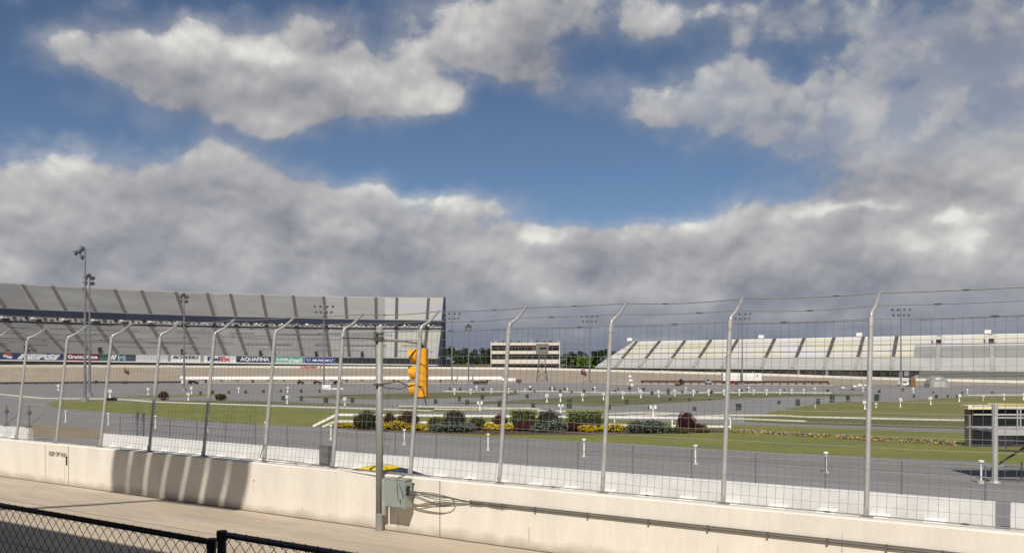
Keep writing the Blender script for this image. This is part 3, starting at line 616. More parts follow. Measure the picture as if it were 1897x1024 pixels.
# ------------------------------------------------------------------ black chain-link fence in the foreground
FD, FZ0 = 3.3, 2.0
def chain(name, sa, sb, zt, label, post_at):
    root = thing(name, DN((sa+sb)/2, FD, FZ0), label, 'fence', 'black chain link fences in the foreground')
    r = MB(); r.tube([DN(sa, FD, zt), DN(sb, FD, zt)], .0185, 12); r.build('top_rail', M_black, root, smooth=True)
    r = MB(); r.tube([DN(sa, FD, FZ0+.07), DN(sb, FD, FZ0+.07)], .0185, 10); r.build('bottom_rail', M_black, root, smooth=True)
    for s in post_at:
        p_ = MB(); p_.tube([DN(s, FD, FZ0), DN(s, FD, zt+.012)], .026, 12); p_.lathe(DN(s, FD, zt-.002), [(.030, 0), (.031, .004), (.031, .018), (.026, .024)], 12)
        p_.lathe(DN(s, FD, zt-.035), [(.0305, 0), (.0305, .045)], 12); p_.build('post', M_black, root)
    mm = MB(); L_ = sb-sa; dg = .094; H_ = zt-.02-(FZ0+.07)
    n1 = int((L_+H_)/dg)+1
    for i in range(n1):
        for sg in (0, 1):
            x0 = i*dg
            xa, za, xb, zb = (x0, 0, x0-H_, H_) if sg == 0 else (x0-H_, 0, x0, H_)
            if sg == 0:
                if xb < 0: zb = x0; xb = 0
                if xa > L_: za = xa-L_; xa = L_
            else:
                if xa < 0: za = -xa; xa = 0
                if xb > L_: zb = H_-(xb-L_); xb = L_
            if zb-za < .02: continue
            o_ = nV*(.004 if sg else -.004)
            rod(mm, DN(sa+xa, FD, FZ0+.07+za)+o_, DN(sa+xb, FD, FZ0+.07+zb)+o_, .0023)
    for i in range(int(L_/dg)+1):                # twisted knuckles at the rail
        s = sa+i*dg; mm.tube([DN(s, FD, zt-.03), DN(s+.01, FD-.022, zt), DN(s+.015, FD, zt+.023)], .0026, 4)
    mm.build('mesh', M_blackwire, root, fix=False); return root
sL = wall_at(392, FD)[0]; sR = wall_at(411, FD)[0]
chain('chain_link_fence', sL, sL+4.4, 3.11, 'black chain link fence panel at the lower left edge', (sL, sL+2.6, sL+4.4))
chain('chain_link_fence', sR-3.8, sR, 3.165, 'second black fence panel starting right of the gap', (sR, sR-2.4, sR-3.8))
# ------------------------------------------------------------------ pit wall
def pitseg(sa, sb, label):
    root = thing('pit_wall', DN((sa+sb)/2, 33.7, GZ), label, 'wall', 'white pit wall segments')
    b_ = MB(); b_.prism([DN(sa, n, z) for n, z in ((33.42, -1.5), (33.45, -1.2), (33.56, -.5), (33.58, -.46), (33.8, -.46), (33.82, -.5), (33.95, -1.5))], dV*(sb-sa)); b_.build('barrier_body', M_pit, root)
    lo_, hi_ = min(sa, sb), max(sa, sb); k = 0; s = S0-.5
    s0 = s-int((s-lo_)/1.8)*1.8
    while s0 < hi_-.4:
        if s0 > lo_+.2:
            f_ = MB(); f_.prism([DN(s0-.34, n, z) for n, z in ((33.0, -1.36), (33.04, -1.24), (33.46, -1.16), (33.46, -1.42))], dV*.68); f_.build('foot', M_white, root)
        s0 += 1.8
    return root
s187 = wall_at(187, 33.5)[0]; s52 = wall_at(52, 33.5)[0]; s1840 = wall_at(1843, 33.5)[0]; s1868 = wall_at(1872, 33.5)[0]
pitseg(s187, s1840, 'long white pit wall in front of the grey pit road')
pitseg(s52+26, s52, 'white pit wall segment left of the brown crossing')
pitseg(s1868, s1868-12, 'white pit wall segment at the far right edge')
pf = thing('pit_fence', DN(40, 33.7, -.46), 'low grey fence of thin posts and cables on the pit wall', 'fence')
M_pf = mat('pit_fence_steel', (.16, .16, .165), .6, .15, 4, metal=.3)
ps = [s1840+.3+i*2.62 for i in range(0, 20) if s1840+.3+i*2.62 < s187-.2]
for s in ps:
    m = MB(); m.tube([DN(s, 33.7, -.46), DN(s, 33.72, .72)], .028, 6); m.build('post', M_pf, pf)
for z, rr in ((.34, .012), (.7, .009)):
    m = MB(); m.tube([DN(s, 33.7, z) for s in ps], rr, 5); m.build('cable', M_pf, pf)
for i, (px, lab) in enumerate(((54, 'dark gate post right at the end of the left pit wall'), (12, 'dark gate post on the left pit wall near the picture edge'))):
    s, Y = wall_at(px, 33.7); m = MB(); m.tube([DN(s, 33.7, -.46), DN(s, 33.7, 1.1)], .05, 8); m.obox(DN(s, 33.7, .62), dV*.13, nV*.1, UP*.13); m.obox(DN(s, 33.7, -.40), dV*.2, nV*.14, UP*.06); m.bar(DN(s, 33.7, -.3), DN(s-1.1, 34.2, -.35+.9), .04, .04)
    tag(m.build('gate_post', M_pf, at=DN(s, 33.7, -.46)), lab, 'gate post', 'dark gate posts beside the crossing')
gp = thing('service_gate', DN(s187-1.9, 34.1, GZ), 'dark double post gate frame behind the pit wall near the crossing', 'gate')
for q in (0, .85):
    s = wall_at(254, 34.1)[0]-q*.75
    m = MB(); m.tube([DN(s, 34.1, GZ), DN(s, 34.1, 1.15-q*.2)], .055, 8); m.obox(DN(s, 34.1, .8), dV*.09, nV*.07, UP*.2); m.build('gate_stile', M_pf, gp)
m = MB(); s = wall_at(254, 34.1)[0]
for z in (-.3, .1, .5): m.tube([DN(s, 34.1, z), DN(s-.64, 34.1, z)], .03, 6)
m.build('rung', M_pf, gp)
# ------------------------------------------------------------------ marker posts on the pit road
def marker(loc):
    root = thing('marker_post', loc, 'white marker post', 'marker post', 'white marker posts along the pit road')
    L_ = Vector(loc)
    m = MB(); m.lathe(L_, [(.045, .10), (.05, .95)], 8); m.build('shaft', M_white, root)
    m = MB(); m.lathe(L_+UP*.93, [(.05, 0), (.12, .05), (.13, .12), (.07, .15)], 8); m.build('head', M_white, root)
    m = MB(); m.lathe(L_, [(.16, 0), (.15, .05), (.07, .12)], 8); m.build('base', mat('tan_rubber', (.42, .36, .30), .9), root)
    return root
mk = None; MS = wall_at(1082, 46.3)[0]
labs = {}
order = list(range(-5, 9)); order.sort(reverse=True)   # left to right on the photo: large s first
for i, k in enumerate(order):
    lab = '%s white marker post from the left on the grey pit road' % ORD[i+1]
    p = DN(MS+k*7.0, 46.3, GZ)
    if mk is None: mk = marker(p); mk['label'] = lab
    else: copy_thing(mk, p, lab)
# ------------------------------------------------------------------ race car on the front straight
def car():
    s0 = wall_at(690, 20.4)[0]
    o = DN(s0, 20.3, -.34)
    root = thing('race_car', o, 'yellow and dark blue race car parked just behind the near wall', 'race car')
    fx = dV; fy = nV                              # nose to the left of the photo
    def pt(x, y, z): return o+fx*x+fy*y+UP*z
    prof = [(2.42, .30, .52), (2.35, .30, .60), (1.9, .22, .72), (1.05, .20, .82), (.0, .20, .84), (-1.0, .20, .86), (-1.7, .22, .88), (-2.3, .28, .86), (-2.42, .34, .70)]
    hw = [.70, .85, .96, .98, .97, .98, .98, .92, .80]
    m = MB(); rows = []
    for (x, z0, z1), w_ in zip(prof, hw):
        rows.append([pt(x, -w_*.9, z0), pt(x, -w_, lerp(z0, z1, .45)), pt(x, -w_*.95, lerp(z0, z1, .85)), pt(x, -w_*.78, z1), pt(x, 0, z1+.03), pt(x, w_*.78, z1), pt(x, w_*.95, lerp(z0, z1, .85)), pt(x, w_, lerp(z0, z1, .45)), pt(x, w_*.9, z0)])
    nn_ = 9; m.v = [tuple(p) for r_ in rows for p in r_]
    for i in range(len(rows)-1):
        for j in range(nn_): m.f.append((i*nn_+j, i*nn_+(j+1) % nn_, (i+1)*nn_+(j+1) % nn_, (i+1)*nn_+j))
    m.f.append(tuple(range(nn_))); m.f.append(tuple((len(rows)-1)*nn_+j for j in range(nn_)))
    body = m.build('body', mat('dark_blue_paint', (.013, .018, .042), .35, .1, 2), root, smooth=True)
    def loft(sections, name, mt):
        m = MB(); n = len(sections[0]); m.v = [tuple(p) for s_ in sections for p in s_]
        for i in range(len(sections)-1):
            for j in range(n): m.f.append((i*n+j, i*n+(j+1) % n, (i+1)*n+(j+1) % n, (i+1)*n+j))
        m.f.append(tuple(range(n))); m.f.append(tuple((len(sections)-1)*n+j for j in range(n)))
        return m.build(name, mt, root, smooth=False)
    M_yp = mat('yellow_paint', (.82, .58, .02), .35, .05, 2)
    def ring(x0, w0, z0, x1, w1, z1): return [[pt(x0, -w0, z0), pt(x0, w0, z0)], [pt(x1, -w1, z1), pt(x1, w1, z1)]]
    loft([[pt(.88, -.82, .84), pt(.88, .82, .84), pt(-1.45, .80, .88), pt(-1.45, -.80, .88)], [pt(.25, -.64, 1.24), pt(.25, .64, 1.24), pt(-.58, .62, 1.26), pt(-.58, -.62, 1.26)]], 'window_glass', M_glass)
    r_ = MB()
    arc = [(.72, .70, .98), (.55, .68, 1.13), (.22, .67, 1.27), (-.1, .66, 1.335), (-.4, .65, 1.34), (-.74, .65, 1.285), (-1.0, .68, 1.12), (-1.35, .70, .97)]
    rows = [[pt(x, -w_, z-.02), pt(x, -w_*.8, z+.01), pt(x, 0, z+.03), pt(x, w_*.8, z+.01), pt(x, w_, z-.02), pt(x, 0, z-.03)] for x, w_, z in arc[1:6]]
    n = 6; r_.v = [tuple(p) for q in rows for p in q]
    for i in range(len(rows)-1):
        for j in range(n): r_.f.append((i*n+j, i*n+(j+1) % n, (i+1)*n+(j+1) % n, (i+1)*n+j))
    r_.f.append(tuple(range(n))); r_.f.append(tuple((len(rows)-1)*n+j for j in range(n)))
    r_.build('roof', M_yp, root, smooth=True)
    for y_ in (-1, 1):
        m = MB(); m.tube([pt(.98, y_*.84, .84), pt(.6, y_*.74, 1.06), pt(.22, y_*.66, 1.24)], .032, 6); m.build('roof_pillar', M_yp, root)
    m = MB(); m.prism([pt(-.55, -.66, .88), pt(-.55, -.66, 1.27), pt(-.9, -.68, 1.25), pt(-1.5, -.70, 1.14), pt(-1.95, -.72, 1.06), pt(-2.1, -.72, .86)], fy*1.36); m.build('rear_panel', mat('dark_blue_paint', (0, 0, 0)), root)
    m = MB(); m.obox(pt(.05, -.76, .96), fx*.16, fy*.02, UP*.07); m.obox(pt(.28, -.70, 1.17), fx*.16, fy*.03, UP*.055); m.build('number_panel', mat('orange_white_decal', (.75, .45, .28), .5), root)
    m = MB(); m.prism([pt(-2.25, -.8, .88), pt(-2.42, -.8, .88), pt(-2.46, -.8, 1.04), pt(-2.42, -.8, 1.04)], fy*1.6); m.build('spoiler', mat('dark_blue_paint', (0, 0, 0)), root)
    for x in (1.45, -1.38):
        for y_ in (-.86, .86):
            m = MB(); c0 = pt(x, y_, .35); m.lathe(c0-fy*.13, [(.20, 0), (.33, .0), (.35, .03), (.35, .23), (.33, .26), (.20, .26)], 20, axis=fy); wh = m.build('wheel', mat('tyre_rubber', (.02, .02, .02), .8), root)
            m = MB(); m.lathe(c0-fy*.135, [(.19, 0), (.17, .03), (.05, .02), (.05, .25), (.17, .24), (.19, .27)], 14, axis=fy); m.build('rim', M_yp, wh)
car()
# ================================================================== shrub bed
RS = random.Random(5)
def fol(name, a, b_, isl=.35): return mat(name, a, .9, .25, 3.0, col2=b_, island=isl, spec=.06)
F_yew = fol('yew_leaves', (.042, .048, .014), (.026, .030, .011)); F_jun = fol('juniper_leaves', (.14, .165, .125), (.075, .095, .07))
F_yel = fol('golden_leaves', (.62, .44, .012), (.42, .32, .015), .25); F_red = fol('maroon_leaves', (.085, .010, .018), (.05, .008, .012))
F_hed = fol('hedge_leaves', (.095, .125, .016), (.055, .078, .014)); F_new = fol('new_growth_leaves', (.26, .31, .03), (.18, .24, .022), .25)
F_oli = fol('olive_leaves', (.12, .10, .022), (.07, .07, .02)); F_stem = mat('bark', (.06, .045, .03), .9)
F_bar = fol('barberry_leaves', (.085, .014, .014), (.05, .009, .010))
def shrub(name, px, by, w, h, m, label, cat='shrub', shape='ball', dep=None, n=900, size=.07, group='shrubs in the flower bed', top=None, flat=0.0, z=None):
    b0 = G(px, by); dep = dep or w*.8
    root = thing(name, b0, label, cat, group)
    core = MB(); lf = MB(); tp = MB(); C = b0+UP*h/2
    if shape == 'box':
        core.obox(C, (w/2*.86, 0, 0), (0, dep/2*.86, 0), UP*h/2*.90)
    else: core.blob(b0+UP*h*(.46), w/2*.80, dep/2*.80, h/2*.84, 12, 8, .10, RS)
    lumps = [(RS.uniform(0, 6.28), RS.uniform(.2, 1), RS.uniform(.8, 1.15)) for _ in range(9)]
    for i in range(n):
        if shape == 'box':
            q = [RS.uniform(-1, 1) for _ in range(3)]; ax = RS.choice((0, 1, 2, 2, 1)); q[ax] = math.copysign(1, q[ax])*RS.uniform(.86, 1.06)
            p = C+Vector((q[0]*w/2, q[1]*dep/2, q[2]*h/2*(1.0)))
            p.z = max(p.z, b0.z+.03)
        else:
            th = RS.uniform(0, 2*math.pi); cz = RS.uniform(-.75, 1); sr = math.sqrt(max(0, 1-cz*cz))
            k = 1.0
            for (pa, pe, am) in lumps: k += .06*am*math.cos(3*(th-pa))*math.sin(4*cz+pe*6)
            k *= RS.uniform(.80, 1.08)
            p = Vector((b0.x+w/2*k*sr*math.cos(th), b0.y+dep/2*k*sr*math.sin(th), b0.z+h*(.48+.50*k*cz)))
            if p.z < b0.z+.02: p.z = b0.z+RS.uniform(.02, .15)
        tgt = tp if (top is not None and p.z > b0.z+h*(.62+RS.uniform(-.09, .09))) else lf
        tgt.leaf(p, size*RS.uniform(.7, 1.3), RS, flat)
    core.build('branches', F_core, root)
    lf.build('foliage', m, root, fix=False)
    if top is not None and tp.f: tp.build('top_foliage', top, root, fix=False)
    return root
F_core = mat('inner_twigs', (.02, .02, .012), .95, .3, 4)
bed = [G(x, y) for x, y in ((612, 790.5), (660, 797), (800, 802), (900, 804.5), (1100, 805), (1350, 800.5), (1350, 794), (1100, 790), (800, 789), (640, 787.5))]
sheet('flower_bed_soil', bed, mat('brown_mulch', (.075, .045, .028), .95, .3, 2, fine=.2), GZ+.009, 'brown mulch bed under the shrubs', 'soil')
YB = 76.0
# white rail
rl = thing('white_rail', G(625, 789), 'low white two rail fence behind the shrub bed', 'fence')
A0 = G(623, 790); A1 = G(1353, 794.5)
def rp(t, z): p = lerp(A0, A1, t); return Vector((p.x, p.y, GZ+z))
zt0, zt1 = 1.06, .93
m = MB(); m.bar(rp(0, zt0), rp(1, zt1), .07, .19); m.build('top_rail', M_white, rl)
m = MB(); m.bar(rp(0, .50), rp(1, .22), .06, .16); m.build('lower_rail', M_white, rl)
e1 = G(580, 790); e2 = G(597, 791)
m = MB(); m.bar(e1+UP*.05, rp(0, zt0), .07, .19); m.bar(e2+UP*.05, rp(0.0, .5), .06, .16); m.build('sloping_end_rail', M_white, rl)
for k in range(8):
    t_ = k/7; m = MB(); m.bar(rp(t_, 0), rp(t_, lerp(zt0, zt1, t_)-.02)+Vector((0, .06, 0)), .10, .10, Vector((0, 1, 0))); m.build('post', M_white, rl)
shrub('yew_shrub', 680, 796, 1.75, 1.62, F_yew, 'round dark green yew just left of the signal pole', n=1500, size=.06)
shrub('maple_shrub', 664, 794, .9, 1.25, F_red, 'small dark red shrub peeping over the white rail', n=350)
shrub('golden_shrub', 634, 791, 1.9, .38, F_yel, 'low golden yellow shrub under the left rail', n=500, dep=.8)
shrub('golden_shrub', 733, 795, 2.6, .72, F_yel, 'golden yellow mound just right of the signal pole', n=900, dep=1.0)
shrub('golden_shrub', 777, 797, 1.5, .60, F_yel, 'golden yellow mound below the maroon maple', n=600, dep=.9)
shrub('maple_shrub', 722, 794.5, 1.1, 1.42, F_red, 'slim maroon maple behind the yellow mound', n=450)
shrub('maple_shrub', 757, 794, 1.85, 1.5, F_red, 'broad maroon maple behind the leaning fence post', n=900)
shrub('yew_shrub', 842, 796, 2.0, 1.66, F_yew, 'dark green rounded yew behind the grey juniper', n=1500, size=.06)
shrub('olive_shrub', 806, 797, 1.2, 1.15, F_oli, 'olive green shrub left of the dark yew', n=500)
shrub('olive_shrub', 884, 796.5, 1.5, 1.15, F_oli, 'olive bronze shrub right of the dark yew', n=600)
shrub('juniper_shrub', 840, 799.5, 3.5, .85, F_jun, 'grey blue juniper spreading below the dark yew', n=1400, size=.10, flat=.65, dep=1.5)
shrub('golden_shrub', 904, 796.5, 1.3, .62, F_yel, 'bright yellow mound left of the barberry', n=600, dep=.9)
shrub('golden_shrub', 938, 797, 1.8, .56, F_yel, 'bright yellow mound under the barberry', n=700, dep=.9)
shrub('barberry_shrub', 927, 795.5, 1.25, 1.3, F_bar, 'dark red barberry beside the clipped yellow green hedge', n=700)
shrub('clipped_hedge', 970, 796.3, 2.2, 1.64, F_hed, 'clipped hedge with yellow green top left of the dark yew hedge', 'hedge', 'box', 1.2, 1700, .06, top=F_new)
shrub('barberry_shrub', 972, 797.5, 1.9, .75, F_bar, 'low dark red planting below the left clipped hedge', n=700)
shrub('yew_shrub', 1017, 796.3, 2.0, 1.7, F_yew, 'dark yew hedge between the two clipped hedges', n=1500, size=.06)
shrub('juniper_shrub', 1000, 800, 1.5, .75, F_jun, 'small grey blue juniper in front of the dark red planting', n=600, size=.09, flat=.6)
shrub('juniper_shrub', 1031, 799.5, 1.6, 1.05, F_jun, 'taller grey blue juniper in front of the dark yew hedge', n=700, size=.09, flat=.5)
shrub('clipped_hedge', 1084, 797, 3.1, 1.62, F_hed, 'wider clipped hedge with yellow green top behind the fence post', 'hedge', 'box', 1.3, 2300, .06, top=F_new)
shrub('barberry_shrub', 1059, 798.5, 1.3, .75, F_bar, 'low dark red planting below the wider clipped hedge', n=500)
shrub('golden_shrub', 1090, 799, 1.7, .55, F_yel, 'golden mound in front of the wider hedge', n=650, dep=.9)
shrub('golden_shrub', 1135, 799, 2.3, .62, F_yel, 'golden mound right of the wider hedge', n=850, dep=.9)
shrub('juniper_shrub', 1200, 801.5, 3.4, .98, F_jun, 'wide grey blue juniper left of the purple maple', n=1500, size=.10, flat=.65, dep=1.7)
shrub('maple_shrub', 1271, 797, 1.5, 1.5, F_red, 'dark purple maple standing alone near the right rail end', n=900)
shrub('maple_shrub', 1282, 796, 2.3, .6, F_red, 'low purple skirt of foliage under the lone maple', n=600)
shrub('olive_shrub', 1258, 802, 2.0, .42, F_oli, 'low olive ground cover below the purple maple', n=450, dep=.9)
shrub('olive_shrub', 1300, 801, 1.5, .38, F_oli, 'low olive ground cover near the right end of the rail', n=350, dep=.8)
for i, (px, by, w_, h_, m_, lab) in enumerate(((303, 741, 1.5, 1.35, F_bar, 'round reddish brown shrub on the far side of the lawn'), (409, 741, 1.6, .95, F_yew, 'dark green shrub on the far side of the lawn'))):
    shrub('lone_shrub', px, by, w_, h_, m_, lab, n=500, group=None, size=.09)
fl = MB(); fx_ = [(1352, 800), (1400, 801.5), (1500, 807.5), (1640, 816.5), (1780, 824)]
for i in range(2600):
    px = RS.uniform(1352, 1782); q = G(px, interp(fx_, px)+RS.gauss(0, 1.0))
    if math.sin(px*.16)+math.sin(px*.061+1) > 1.25: continue
    fl.leaf(q+UP*RS.uniform(.04, .22), RS.uniform(.05, .10), RS)
tag(fl.build('flowers', mat('pansy_petals', (.30, .22, .10), .8, .2, 2, cols=[(.75, .48, .01), (.05, .03, .12), (.70, .42, .01), (.03, .06, .015), (.06, .04, .13), (.6, .5, .35), (.04, .03, .06)]), fix=False), 'strip of yellow white and purple pansies on the right lawn', 'flowers', kind='stuff')
# ================================================================== infield pedestals and cabinets
def pedestal(double=False):
    root = thing('utility_pedestal', (0, 0, 0), '', 'pedestal', 'white utility pedestals in the infield')
    m = MB(); m.lathe((0, 0, 0), [(.13, 0), (.10, .05), (.055, .35), (.055, .62)], 8); m.build('post', M_white, root)
    m = MB()
    if double:
        m.box((-.2, 0, .86), .24, .2, .26); m.box((.2, 0, .86), .24, .2, .26); m.box((0, 0, .70), .5, .1, .07); m.lathe((-.2, 0, .99), [(.13, 0), (.02, .06)], 6); m.lathe((.2, 0, .99), [(.13, 0), (.02, .06)], 6)
    else:
        m.box((0, 0, .80), .34, .24, .28); m.lathe((0, 0, .94), [(.20, 0), (.17, .04), (.03, .08)], 8)
    m.build('outlet_head', M_white, root); return root
def cabinet():
    root = thing('utility_cabinet', (0, 0, 0), '', 'cabinet', 'dark green utility cabinets in the infield')
    m = MB(); m.box((0, 0, .46), .72, .5, .86); m.build('cabinet_body', M_green, root)
    m = MB(); m.prism([(-.39, -.28, .89), (.39, -.28, .89), (.39, .28, .97), (-.39, .28, .97)], (0, 0, .05)); m.build('lid', M_green, root)
    m = MB(); m.box((0, 0, .02), .82, .6, .06); m.build('plinth', M_grey, root); return root
W1 = [(842, 719, 730), (872, 719.4, 729.5), (910, 718.7, 728), (942, 718.7, 728), (972.8, 719.4, 727.6), (883, 714.3, 722.5), (982, 714.5, 723), (1023, 717, 724.5), (1051, 718, 725), (1102, 716, 724.5), (1183, 718, 725),
      (1270.5, 716, 724), (1387, 716, 725), (1013, 729.5, 744.8), (1038.5, 728, 743.5), (1079.4, 728, 742), (1118, 727.6, 740), (1153.7, 724.4, 738.4), (1187.3, 722, 736.5), (1220.3, 722.5, 735), (1250, 721, 733), (1284.5, 721, 732.7),
      (1313, 721, 732), (1341.3, 721, 731.4), (1369.5, 720.5, 731.4), (1396, 721, 730.8), (1420, 720.5, 730.8), (1445, 720.5, 730), (1466.7, 720, 728.5), (1489, 720, 728.5), (1509, 717, 728.5), (1598.7, 716.8, 724.5), (1602.3, 741.6, 757.5), (1622.9, 746, 755),
      (1667.7, 737, 753.6), (1724, 734.7, 749), (1777, 730, 743.6), (1821.5, 731, 742), (1860.3, 729, 740.5), (1896, 728.5, 740), (1692, 718, 726.5), (1792, 720, 728), (349, 727, 741), (355, 716, 729), (274.5, 718, 731), (442, 717, 727), (204, 721, 736), (108, 712, 723), (533, 716, 726), (532, 732, 747.5), (639, 735.5, 751), (1510, 750, 756)]
W2 = [(889, 743.5, 760), (1038.5, 748.6, 764), (1210, 751, 771)]
proto = pedestal(); proto2 = pedestal(True); first = True
def rowlab(kind, items, i):
    x, t_, b_ = items[i]
    row = 'front' if b_ >= 739 else ('middle' if b_ >= 726.3 else 'back')
    same = sorted([q[0] for q in items if ('front' if q[2] >= 739 else ('middle' if q[2] >= 726.3 else 'back')) == row])
    return '%s %s from the left in the %s row of the infield' % (ORD[same.index(x)+1], kind, row)
for i, (x, t_, b_) in enumerate(W1):
    p = G(x, b_); h = (b_-t_)/F*p.y; lab = rowlab('white pedestal', W1, i)
    if first: proto.location = p; proto.scale = (h*1.12, h*1.12, h); proto['label'] = lab; first = False
    else: w_ = h*RS.uniform(.95, 1.25); copy_thing(proto, p, lab, RS.uniform(-.6, .6), (w_, w_, h))
for i, ((x, t_, b_), lab) in enumerate(zip(W2, ('two headed white pedestal behind the dark round yew', 'two headed white pedestal behind the dark yew hedge', 'two headed white pedestal left of the purple maple'))):
    p = G(x, b_); h = (b_-t_)/F*p.y
    if i == 0: proto2.location = p; proto2.scale = (h, h, h); proto2['label'] = lab
    else: copy_thing(proto2, p, lab, .1, (h, h, h))
B1 = [(833.3, 717.5, 722.5), (852.8, 718, 724), (895, 718, 724), (938.7, 717.5, 724), (954.6, 722.5, 727.8), (990, 722.5, 728), (982, 718, 724), (807, 739, 748.6), (851, 733, 743.5), (865.7, 740, 750), (893.6, 731, 740.3), (936.8, 729.5, 739), (976.8, 729.5, 737.8),
      (925.4, 741, 754), (988, 746.7, 756.2), (1019, 717, 722.5), (1027, 717, 722.5), (1038, 721, 727.7), (1046, 717.5, 722.5), (1059, 723, 728.2), (1082.5, 721, 727.6), (1099, 718, 723.2), (1139.7, 722, 727), (1145, 718, 722), (1192, 718, 724.5), (1054.6, 738.5, 757.5), (1128, 749, 758.7),
      (1161, 739.7, 750), (1208, 724.5, 732), (1237.8, 720, 731), (1202, 751.7, 758), (1263.8, 723, 728.3), (1286, 719.4, 723.2), (1291.7, 723.8, 728.3), (1317.8, 723.2, 729.5), (1363.5, 723.2, 727), (1373.7, 720.6, 725.7), (1386, 719.4, 724.6), (1453, 720.6, 724.4), (1277, 736.5, 743.5), (1315, 737.8, 742.2),
      (1241.6, 736.5, 743), (1286.7, 752.4, 761), (1368.6, 747.3, 760), (1443, 741.6, 748.6), (1478, 738.4, 752.4), (1515.6, 737.8, 749.2), (1541.6, 731, 746), (1570.8, 732, 743.5), (1624, 729.5, 743.5), (1629, 721.3, 727.6), (1533, 720.6, 725.7), (1673, 719, 724.6), (1693.6, 731, 736), (1735, 731, 737.3),
      (1756, 731, 735.4), (1773, 731, 736), (1729, 724.6, 728.4), (1782.5, 724.6, 729), (1838, 724.6, 728.4), (488, 721.5, 728), (520, 721.5, 727), (558, 720.8, 727.5), (592, 721, 727), (525, 733, 742), (558, 733, 743.5), (603.5, 736, 746.5), (653, 736.5, 746.5), (371.7, 725, 732), (455, 722.5, 729), (394, 723, 730), (424, 723.5, 729)]
protoc = cabinet()
for i, (x, t_, b_) in enumerate(B1):
    p = G(x, b_); h = (b_-t_)/F*p.y/1.02; lab = rowlab('dark green cabinet', B1, i)
    w_ = h*.72 if h > .8 else h*.95
    if i == 0: protoc.location = p; protoc.scale = (h, h, h); protoc['label'] = lab
    else: copy_thing(protoc, p, lab, RS.uniform(-.2, .2), (w_, w_, h))
for (px, by, w_, h_, lab) in ((605, 723.5, 1.7, 1.25, 'white box sign on the infield left of the fence post'), (621, 722.5, 3.4, .5, 'low pale equipment rack right of the white box sign')):
    p = G(px, by); m = MB(); m.box(p+UP*(h_*.62), w_, .5, h_*.7); m.box(p+Vector((-w_*.35, 0, h_*.15)), .12, .12, h_*.3); m.box(p+Vector((w_*.35, 0, h_*.15)), .12, .12, h_*.3); m.box(p+UP*(h_*.62)+Vector((0, -.27, 0)), w_*.7, .04, h_*.4)
    tag(m.build('sign_box', M_white, at=p), lab, 'sign box')
p = G(207, 742); m = MB(); m.box(p+UP*.2, 1.3, .8, .34); m.box(p+UP*.39, 1.4, .9, .06); m.box(p+Vector((.2, 0, .46)), .4, .3, .1); tag(m.build('storage_chest', M_black, at=p), 'low black storage chest on the grass by the pale kerb', 'chest')
# ================================================================== far guard rail, dark barrier, trailers
gr = thing('guard_barrier', G(650, 709.4), 'long white roofed guard barrier along the foot of the far banking', 'barrier')
gtab = [(343, 709.6), (500, 709.2), (650, 708.9), (800, 709), (930, 709.4), (955, 710)]
gp_ = [G(x, y) for x, y in gtab]
m = MB()
for i, (a_, c_) in enumerate(zip(gp_, gp_[1:])):
    dz = (0, 0, 0, 0, -.35)[i]
    m.obox((a_+c_)/2+UP*(1.45+dz), (c_-a_)/2, Vector((0, .8, 0)), UP*.42)
m.build('barrier_panel', M_white, gr)
m = MB(); m.lathe(gp_[0]+Vector((-.7, 0, .9)), [(.5, 0), (.8, .3), (.75, .8), (.3, 1.1)], 10); m.lathe(gp_[0]+Vector((-.7, 0, 0)), [(.55, 0), (.5, .9)], 10); m.build('end_cap', M_white, gr)
m = MB(); m.box(gp_[-1]+Vector((.9, 0, .7)), 1.6, 1.2, .8); m.box(gp_[-1]+Vector((.9, 0, .2)), .4, .4, .4); m.build('end_bracket', M_brown, gr)
for k in range(21):
    px = 352+k*29; p = G(px, interp(gtab, px)); m = MB(); m.box(p+UP*.52, .45, .6, 1.04); m.build('post', M_brown if k % 3 == 1 else M_grey, gr)
for k in range(9):
    px = 372+k*66; p = G(px, interp(gtab, px)); m = MB(); m.box(p+Vector((0, .5, .95)), 3.2, .5, .2); m.build('crossbar', mat('maroon_steel', (.06, .03, .05), .7), gr)
m = MB(); m.quad(*[G(x, y)+UP*.02 for x, y in ((335, 709.9), (960, 710.4), (960, 709.2), (335, 708.8))])
struct(m.build('barrier_footing', mat('pale_concrete', (.5, .46, .42), .9), fix=False), 'pale concrete footing under the far guard barrier', 'footing')
dr_ = thing('inner_rail', G(150, 711), 'low dark rail at the inner edge of the left banked turn', 'rail')
rt = [(-120, 713.5), (0, 712.2), (100, 711.3), (210, 710.5), (336, 710.0)]
m = MB()
for a_, c_ in zip(rt, rt[1:]):
    m.bar(G(*a_)+UP*.42, G(*c_)+UP*.42, .3, .5)
m.build('rail_beam', mat('dark_rail', (.035, .03, .03), .8), dr_)
for k in range(16):
    px = -100+k*28; m = MB(); m.box(G(px, interp(rt, px))+UP*.2, .25, .35, .4); m.build('post', M_brown, dr_)
bb = thing('inner_barrier', G(1360, 712), 'long low brown barrier on the inside of the backstretch', 'barrier')
bt = [(1187, 710.8), (1345, 711.6), (1440, 712), (1535, 712.3)]
m = MB()
for a_, c_ in zip(bt, bt[1:]): m.bar(G(*a_)+UP*.72, G(*c_)+UP*.72, .4, .55)
m.build('barrier_beam', mat('rust_brown', (.07, .035, .025), .85, .3, .5), bb)
for k in range(24):
    px = 1190+k*15; m = MB(); m.box(G(px, interp(bt, px))+UP*.26, .4, .5, .5); m.build('post', M_brown, bb)
m = MB(); m.quad(*[G(x, y)+UP*.02 for x, y in ((1130, 711.4), (1545, 713.6), (1545, 712.6), (1130, 710.4))])
struct(m.build('barrier_footing', MATS['pale_concrete'], fix=False), 'pale concrete edge below the brown inner barrier', 'footing')
